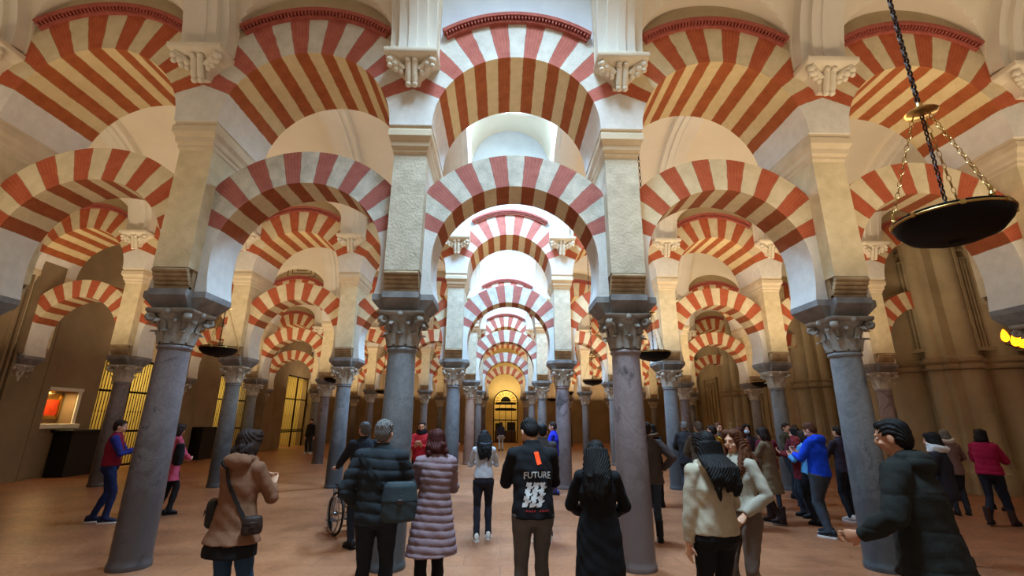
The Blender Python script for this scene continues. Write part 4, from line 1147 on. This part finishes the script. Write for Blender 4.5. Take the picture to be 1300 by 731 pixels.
# blue jacket man right
person('man in a cobalt blue hooded jacket and grey trousers beside the right front column', (5.12, 7.85, 0), R(28), 1.72, False, True, (12, 62, 196), topkind='jacket', hem=.86, legs=(58, 64, 72), shoes=(30, 32, 40), trim='sole', hair='brown', hairstyle='short', arms='phone', hood=True, fat=1.14, legw=1.15, step=.06, headtilt=.5)
person('woman in a long beige and brown coat with dark boots in the right crowd', (4.80, 8.75, 0), R(35), 1.62, True, True, (116, 98, 72), topkind='coat', hem=.52, flare=.07, legs=(44, 26, 22), shoes=(44, 26, 22), boots=True, hair='dark', hairstyle='bob', arms='phone', fat=1.12, step=.14, headtilt=.2)
person('woman in a teal jacket with dark hair, left of the beige coat', (4.02, 8.35, 0), R(18), 1.60, True, True, (10, 116, 122), topkind='jacket', hem=.84, legs=(26, 32, 42), shoes=(34, 38, 46), hair='dark', hairstyle='bob', arms='phone', fat=1.15, step=.06)
person('person in a purple jacket behind the teal jacket woman', (4.72, 9.5, 0), R(10), 1.62, True, False, (112, 34, 108), topkind='jacket', hem=.82, legs=(20, 20, 24), shoes=(180, 176, 172), hair='auburn', hairstyle='bobwavy', arms='phone', fat=1.1)
person('person in a yellow jacket among the right crowd', (4.75, 10.9, 0), R(150), 1.64, False, False, (214, 182, 20), topkind='jacket', hem=.84, hair='dark', arms='phone', fat=1.05)
person('grey-haired man in a grey coat behind the cream hoodie woman', (3.86, 9.4, 0), R(-5), 1.72, False, False, (92, 84, 74), topkind='coat', hem=.7, hair='grey', arms='front', fat=1.12)
person('person wearing a pale face mask and dark coat in the right crowd', (5.62, 11.0, 0), R(165), 1.68, True, False, (52, 44, 50), topkind='coat', hem=.7, hair='black', hairstyle='bob', arms='front', mask=True)
person('bald man in a brown jacket at the back of the right crowd', (5.25, 11.6, 0), R(190), 1.70, False, False, (90, 70, 56), topkind='jacket', hem=.84, hair='brown', arms='front')
person('woman in a dark red coat and patterned scarf left of the cobalt jacket man', (5.72, 9.3, 0), R(60), 1.62, True, False, (104, 26, 34), topkind='coat', hem=.7, hair='black', hairstyle='bob', arms='phone', scarf=(150, 60, 60), fat=1.1)
person('person in a light blue top partly hidden behind the cobalt jacket man', (5.5, 8.7, 0), R(20), 1.58, True, False, (90, 160, 214), topkind='jacket', hem=.86, legs=(24, 24, 28), hair='dark', hairstyle='bob', arms='phone')
person('person in dark clothes and white trainers behind the cobalt jacket man', (6.35, 9.0, 0), R(10), 1.66, False, False, (48, 40, 52), topkind='jacket', hem=.84, legs=(30, 30, 36), shoes=(206, 202, 196), hair='dark', arms='phone')
person('woman in a maroon coat at the back right of the crowd', (6.5, 10.6, 0), R(150), 1.62, True, False, (88, 30, 46), topkind='coat', hem=.7, hair='dark', hairstyle='bob', arms='front')
person('man in an olive jacket at the back of the right crowd', (6.9, 11.6, 0), R(200), 1.70, False, False, (70, 66, 50), topkind='jacket', hem=.84, hair='dark', arms='front')
person('person in a mustard jacket between the teal and purple jackets', (4.45, 10.1, 0), R(20), 1.64, False, False, (150, 112, 40), topkind='jacket', hem=.84, hair='dark', arms='front')
person('man in a charcoal coat at the left end of the right crowd', (4.35, 11.4, 0), R(-15), 1.72, False, False, (44, 42, 44), topkind='coat', hem=.74, hair='grey', arms='front', fat=1.1)
person('woman in a burgundy jacket between the maroon coat and the beige coat', (5.55, 10.1, 0), R(-30), 1.60, True, False, (110, 30, 52), topkind='jacket', hem=.84, hair='auburn', hairstyle='bob', arms='phone', fat=1.1)
person('person in a navy coat at the rear of the right crowd', (7.5, 12.2, 0), R(160), 1.66, False, False, (30, 34, 58), topkind='coat', hem=.74, hair='dark', arms='front')
# coat man behind the veined column, and black-clad person
person('man in a grey-brown coat and jeans half hidden by the veined front column', (2.24, 7.45, 0), R(-10), 1.70, False, True, (72, 62, 58), topkind='coat', hem=.80, flare=.02, legs=(46, 56, 66), shoes=(22, 22, 24), boots=True, hair='dark', arms='waist', fat=1.15, step=.04)
person('person in black with a fur-trimmed hood right of the veined column', (3.22, 10.3, 0), R(-20), 1.66, True, False, (26, 25, 28), topkind='coat', hem=.78, legs=(20, 20, 22), boots=True, shoes=(20, 20, 22), hair='black', hairstyle='bob', arms='phone', scarf=(104, 84, 64), fat=1.1)
# right edge
person('woman in a black coat with a white collar behind the olive parka', (5.85, 6.45, 0), R(40), 1.60, True, False, (30, 26, 32), topkind='coat', hem=.78, legs=(36, 34, 40), hair='black', hairstyle='bob', arms='front', scarf=(206, 202, 198), fat=1.1)
person('woman in a magenta padded jacket at the right edge', (8.72, 8.65, 0), R(-65), 1.62, True, False, (150, 18, 62), topkind='puffer', hem=.88, quilt=.1, legs=(30, 32, 44), shoes=(60, 40, 36), boots=True, hair='black', hairstyle='bob', arms='phone', fat=1.12, step=.2)
person('person with a pale hood beside the magenta jacket woman', (8.95, 9.6, 0), R(-30), 1.60, True, False, (120, 96, 92), topkind='coat', hem=.78, hair='grey', hairstyle='bob', arms='front', scarf=(214, 208, 200), fat=1.05)
person('person in a plum jacket at the far right edge', (10.3, 10.2, 0), R(100), 1.62, True, False, (96, 24, 60), topkind='jacket', hem=.84, hair='dark', hairstyle='bob', arms='front')
# left side
person('person in a crimson vest with blue sleeves standing by the dark front column', (-6.72, 8.6, 0), R(-60), 1.66, False, True, (128, 24, 50), topkind='vest', sleeves=(40, 44, 120), hem=.92, legs=(26, 34, 72), shoes=(26, 30, 56), trim='sole', hair='dark', hairstyle='short', arms='phone', fat=1.08, step=.1)
person('person in a pink coat mostly hidden behind the dark front column', (-6.15, 9.3, 0), R(-35), 1.60, True, True, (186, 76, 100), topkind='coat', hem=.62, flare=.03, legs=(30, 26, 28), shoes=(30, 26, 28), hair='dark', hairstyle='bob', arms='front', fat=1.1)
bag('black backpack carried by the person in the pink coat', (-5.92, 9.1, 1.05), R(-35), .22, .16, .38, cm((26, 24, 26)), flap=False)
person('dark-clothed visitor standing before the far left chapel gate', (-9.9, 25.2, 0), R(170), 1.72, False, False, (30, 28, 32), topkind='jacket', hem=.84, shoes=(180, 176, 170), hair='black', arms='down')
person('distant visitor in dark top and pale skirt near the far arched door', (-.05, 28.5, 0), R(0), 1.64, True, False, (44, 34, 36), topkind='jacket', hem=.92, legs=(168, 156, 140), shoes=(30, 28, 28), hair='dark', hairstyle='bob', arms='down')
person('visitor in black half hidden behind the second-row column left of the aisle', (-1.95, 19.5, 0), R(0), 1.72, False, False, (22, 22, 24), topkind='jacket', hem=.84, legs=(22, 22, 24), hair='black', arms='down')
person('man in a red jacket facing the camera behind the lilac coat woman', (-1.72, 10.4, 0), R(180), 1.68, False, False, (168, 26, 34), topkind='jacket', hem=.84, legs=(40, 40, 48), hair='dark', arms='phone', scarf=(30, 30, 34), fat=1.08, skin='tan')
person('man in a dark jacket with greying hair pushing the wheelchair', (-2.0, 7.15, 0), R(38), 1.67, False, True, (34, 36, 42), topkind='jacket', hem=.84, legs=(30, 32, 38), hair='grey', hairstyle='short', arms='push', fat=1.12, lean=.08)

# wheelchair
t = thing('wheelchair', 'folding wheelchair with spoked wheels beside the padded jacket man', 'wheelchair', (-2.30, 7.95, 0), R(38))
steel = simple('brushed_steel', srgb(150, 150, 152), .3, .9); rub = simple('black_rubber', srgb(20, 20, 20), .7)
for s in (-1, 1):
    m4 = Matrix.Translation((s * .28, 0, .305)) @ Matrix.Rotation(PI / 2, 4, 'Y')
    mb = MB(); mb.torus(.29, .017, 36, 8, M=m4); wl_ = mb.obj('wheel', [rub], t, 50)
    mb = MB(); mb.torus(.25, .009, 36, 6, M=Matrix.Translation((s * .045, 0, 0)) @ m4); mb.obj('hand_rim', [steel], wl_, 50)
    mb = MB()
    for i in range(18):
        a = 2 * PI * i / 18; mb.tube([m4 @ Vector((.02 * math.cos(a + .6), .02 * math.sin(a + .6), 0)), m4 @ Vector((.28 * math.cos(a), .28 * math.sin(a), 0))], .0022, 5)
    mb.lathe([(0, -.03), (.028, -.03), (.028, .03), (0, .03)], 14, M=m4); mb.obj('spokes', [steel], wl_, 50)
    m5 = Matrix.Translation((s * .22, .38, .085)) @ Matrix.Rotation(PI / 2, 4, 'Y')
    mb = MB(); mb.torus(.07, .016, 20, 8, M=m5); mb.lathe([(0, -.012), (.06, -.012), (.06, .012), (0, .012)], 16, M=m5); mb.obj('caster', [rub], t, 50)
    mb = MB(); mb.tube([(s * .23, .34, .62), (s * .23, .30, .50), (s * .22, .38, .17)], .013, 8); mb.tube([(s * .23, -.2, .25), (s * .23, -.2, .92), (s * .23, -.29, .96)], .013, 8); mb.tube([(s * .23, -.2, .68), (s * .23, .18, .68), (s * .23, .30, .5)], .013, 8); mb.tube([(s * .23, -.2, .48), (s * .23, .32, .5)], .013, 8); mb.tube([(s * .2, .3, .5), (s * .15, .5, .15), (s * .15, .6, .12)], .011, 8)
    mb.obj('side_frame', [steel], t, 50)
    mb = MB(); mb.tube([(s * .23, -.25, .94), (s * .23, -.36, .965)], .019, 10); mb.obj('push_grip', [rub], t, 50)
    mb = MB(); mb.box(s * .13 - .07, s * .13 + .07, .5, .66, .1, .12, bev=.006); mb.obj('footrest', [rub], t)
    mb = MB(); mb.box(s * .24 - .03, s * .24 + .03, -.16, .18, .68, .72, bev=.012); mb.obj('armrest', [rub], t)
mb = MB(); mb.box(-.21, .21, -.18, .26, .47, .53, bev=.02); mb.obj('seat', [cm((40, 42, 48))], t)
mb = MB(); mb.box(-.22, .22, -.215, -.185, .5, .92, bev=.01); mb.obj('backrest', [cm((40, 42, 48))], t)
mb = MB(); mb.tube([(-.22, .1, .16), (.22, .1, .46)], .011, 8); mb.tube([(.22, .12, .16), (-.22, .12, .46)], .011, 8); mb.tube([(-.26, 0, .305), (.26, 0, .305)], .012, 8); mb.obj('cross_brace', [steel], t, 50)
# ------------------------------------------------------------------ camera
f_, yaw, pit, rol, H_ = 585.53, .0184, .2809, -.008, 1.682
cy_, sy_, cp, sp_, cr, sr = math.cos(yaw), math.sin(yaw), math.cos(pit), math.sin(pit), math.cos(rol), math.sin(rol)
ax = Vector((cy_, -sy_, 0)); ay = Vector((sy_, cy_, 0)); az = Vector((0, 0, 1))
fwd = ay * cp + az * sp_; upv = -ay * sp_ + az * cp
right = ax * cr - upv * sr; upc = ax * sr + upv * cr
cam = bpy.data.cameras.new('camera'); co = bpy.data.objects.new('camera', cam); COL.objects.link(co)
m = Matrix.Identity(4)
for i in range(3): m[i][0] = right[i]; m[i][1] = upc[i]; m[i][2] = -fwd[i]; m[i][3] = (0, 0, H_)[i]
co.matrix_world = m
cam.sensor_width = 36; cam.lens = f_ / 1300 * 36; cam.clip_start = .05; cam.clip_end = 200
SC.camera = co

# ------------------------------------------------------------------ light
def area(name, loc, sx, sy, power, col, up=True, rot=None):
    l = bpy.data.lights.new(name, 'AREA'); l.shape = 'RECTANGLE'; l.size = sx; l.size_y = sy; l.energy = power; l.color = col
    o = bpy.data.objects.new(name, l); COL.objects.link(o); o.location = loc
    o.rotation_euler = rot if rot else ((PI, 0, 0) if up else (0, 0, 0))
    return o
WARM = (1.0, .79, .53)
for nv in range(6):
    y = D - P / 2 + P * nv
    for x, sx in ((-8.8, 8.5), (6.2, 8.5)):
        area('uplight', (x, y + 1.3, 3.35), sx, .5, (165 if x < 0 else 235) * (1.0 if nv else .62), WARM)
    if nv < 4:
        area('skylight', (XB, y, 10.6), 1.5, 2.5, [600, 1250, 1250, 850][nv], (.48, .74, 1.0) if nv == 0 else (.34, .63, 1.0), up=False).data.spread = R(95 if nv == 0 else 130)
    else:
        area('uplight', (XB, y + 1.3, 3.35), 2.5, .5, 80, WARM)
for a, b, z0, z1 in OPS:
    area('chapel_light', (XL - 1.2, (a + b) / 2, z1 + .6), 1.6, 1.6, 130, (1.0, .84, .36), up=False)
area('vestibule_light', (.28, YF + 1.2, 4.8), 3, .8, 130, (1.0, .78, .36), up=False)
area('end_wall_light', (.28, YF - 1.3, 2.9), 2, .4, 22, (1, .78, .4))
area('niche_light', (XL - .15, 14.68, 2.42), .8, .15, 24, (1, .7, .3), up=False)
# warm ambient fill, added; it enters by the open back behind the camera
w = bpy.data.worlds.new('world'); SC.world = w; w.use_nodes = True
w.node_tree.nodes['Background'].inputs[0].default_value = (1.0, .86, .72, 1)
w.node_tree.nodes['Background'].inputs[1].default_value = .32
SC.view_settings.view_transform = 'Standard'
SC.view_settings.look = 'None'
SC.view_settings.exposure = 0
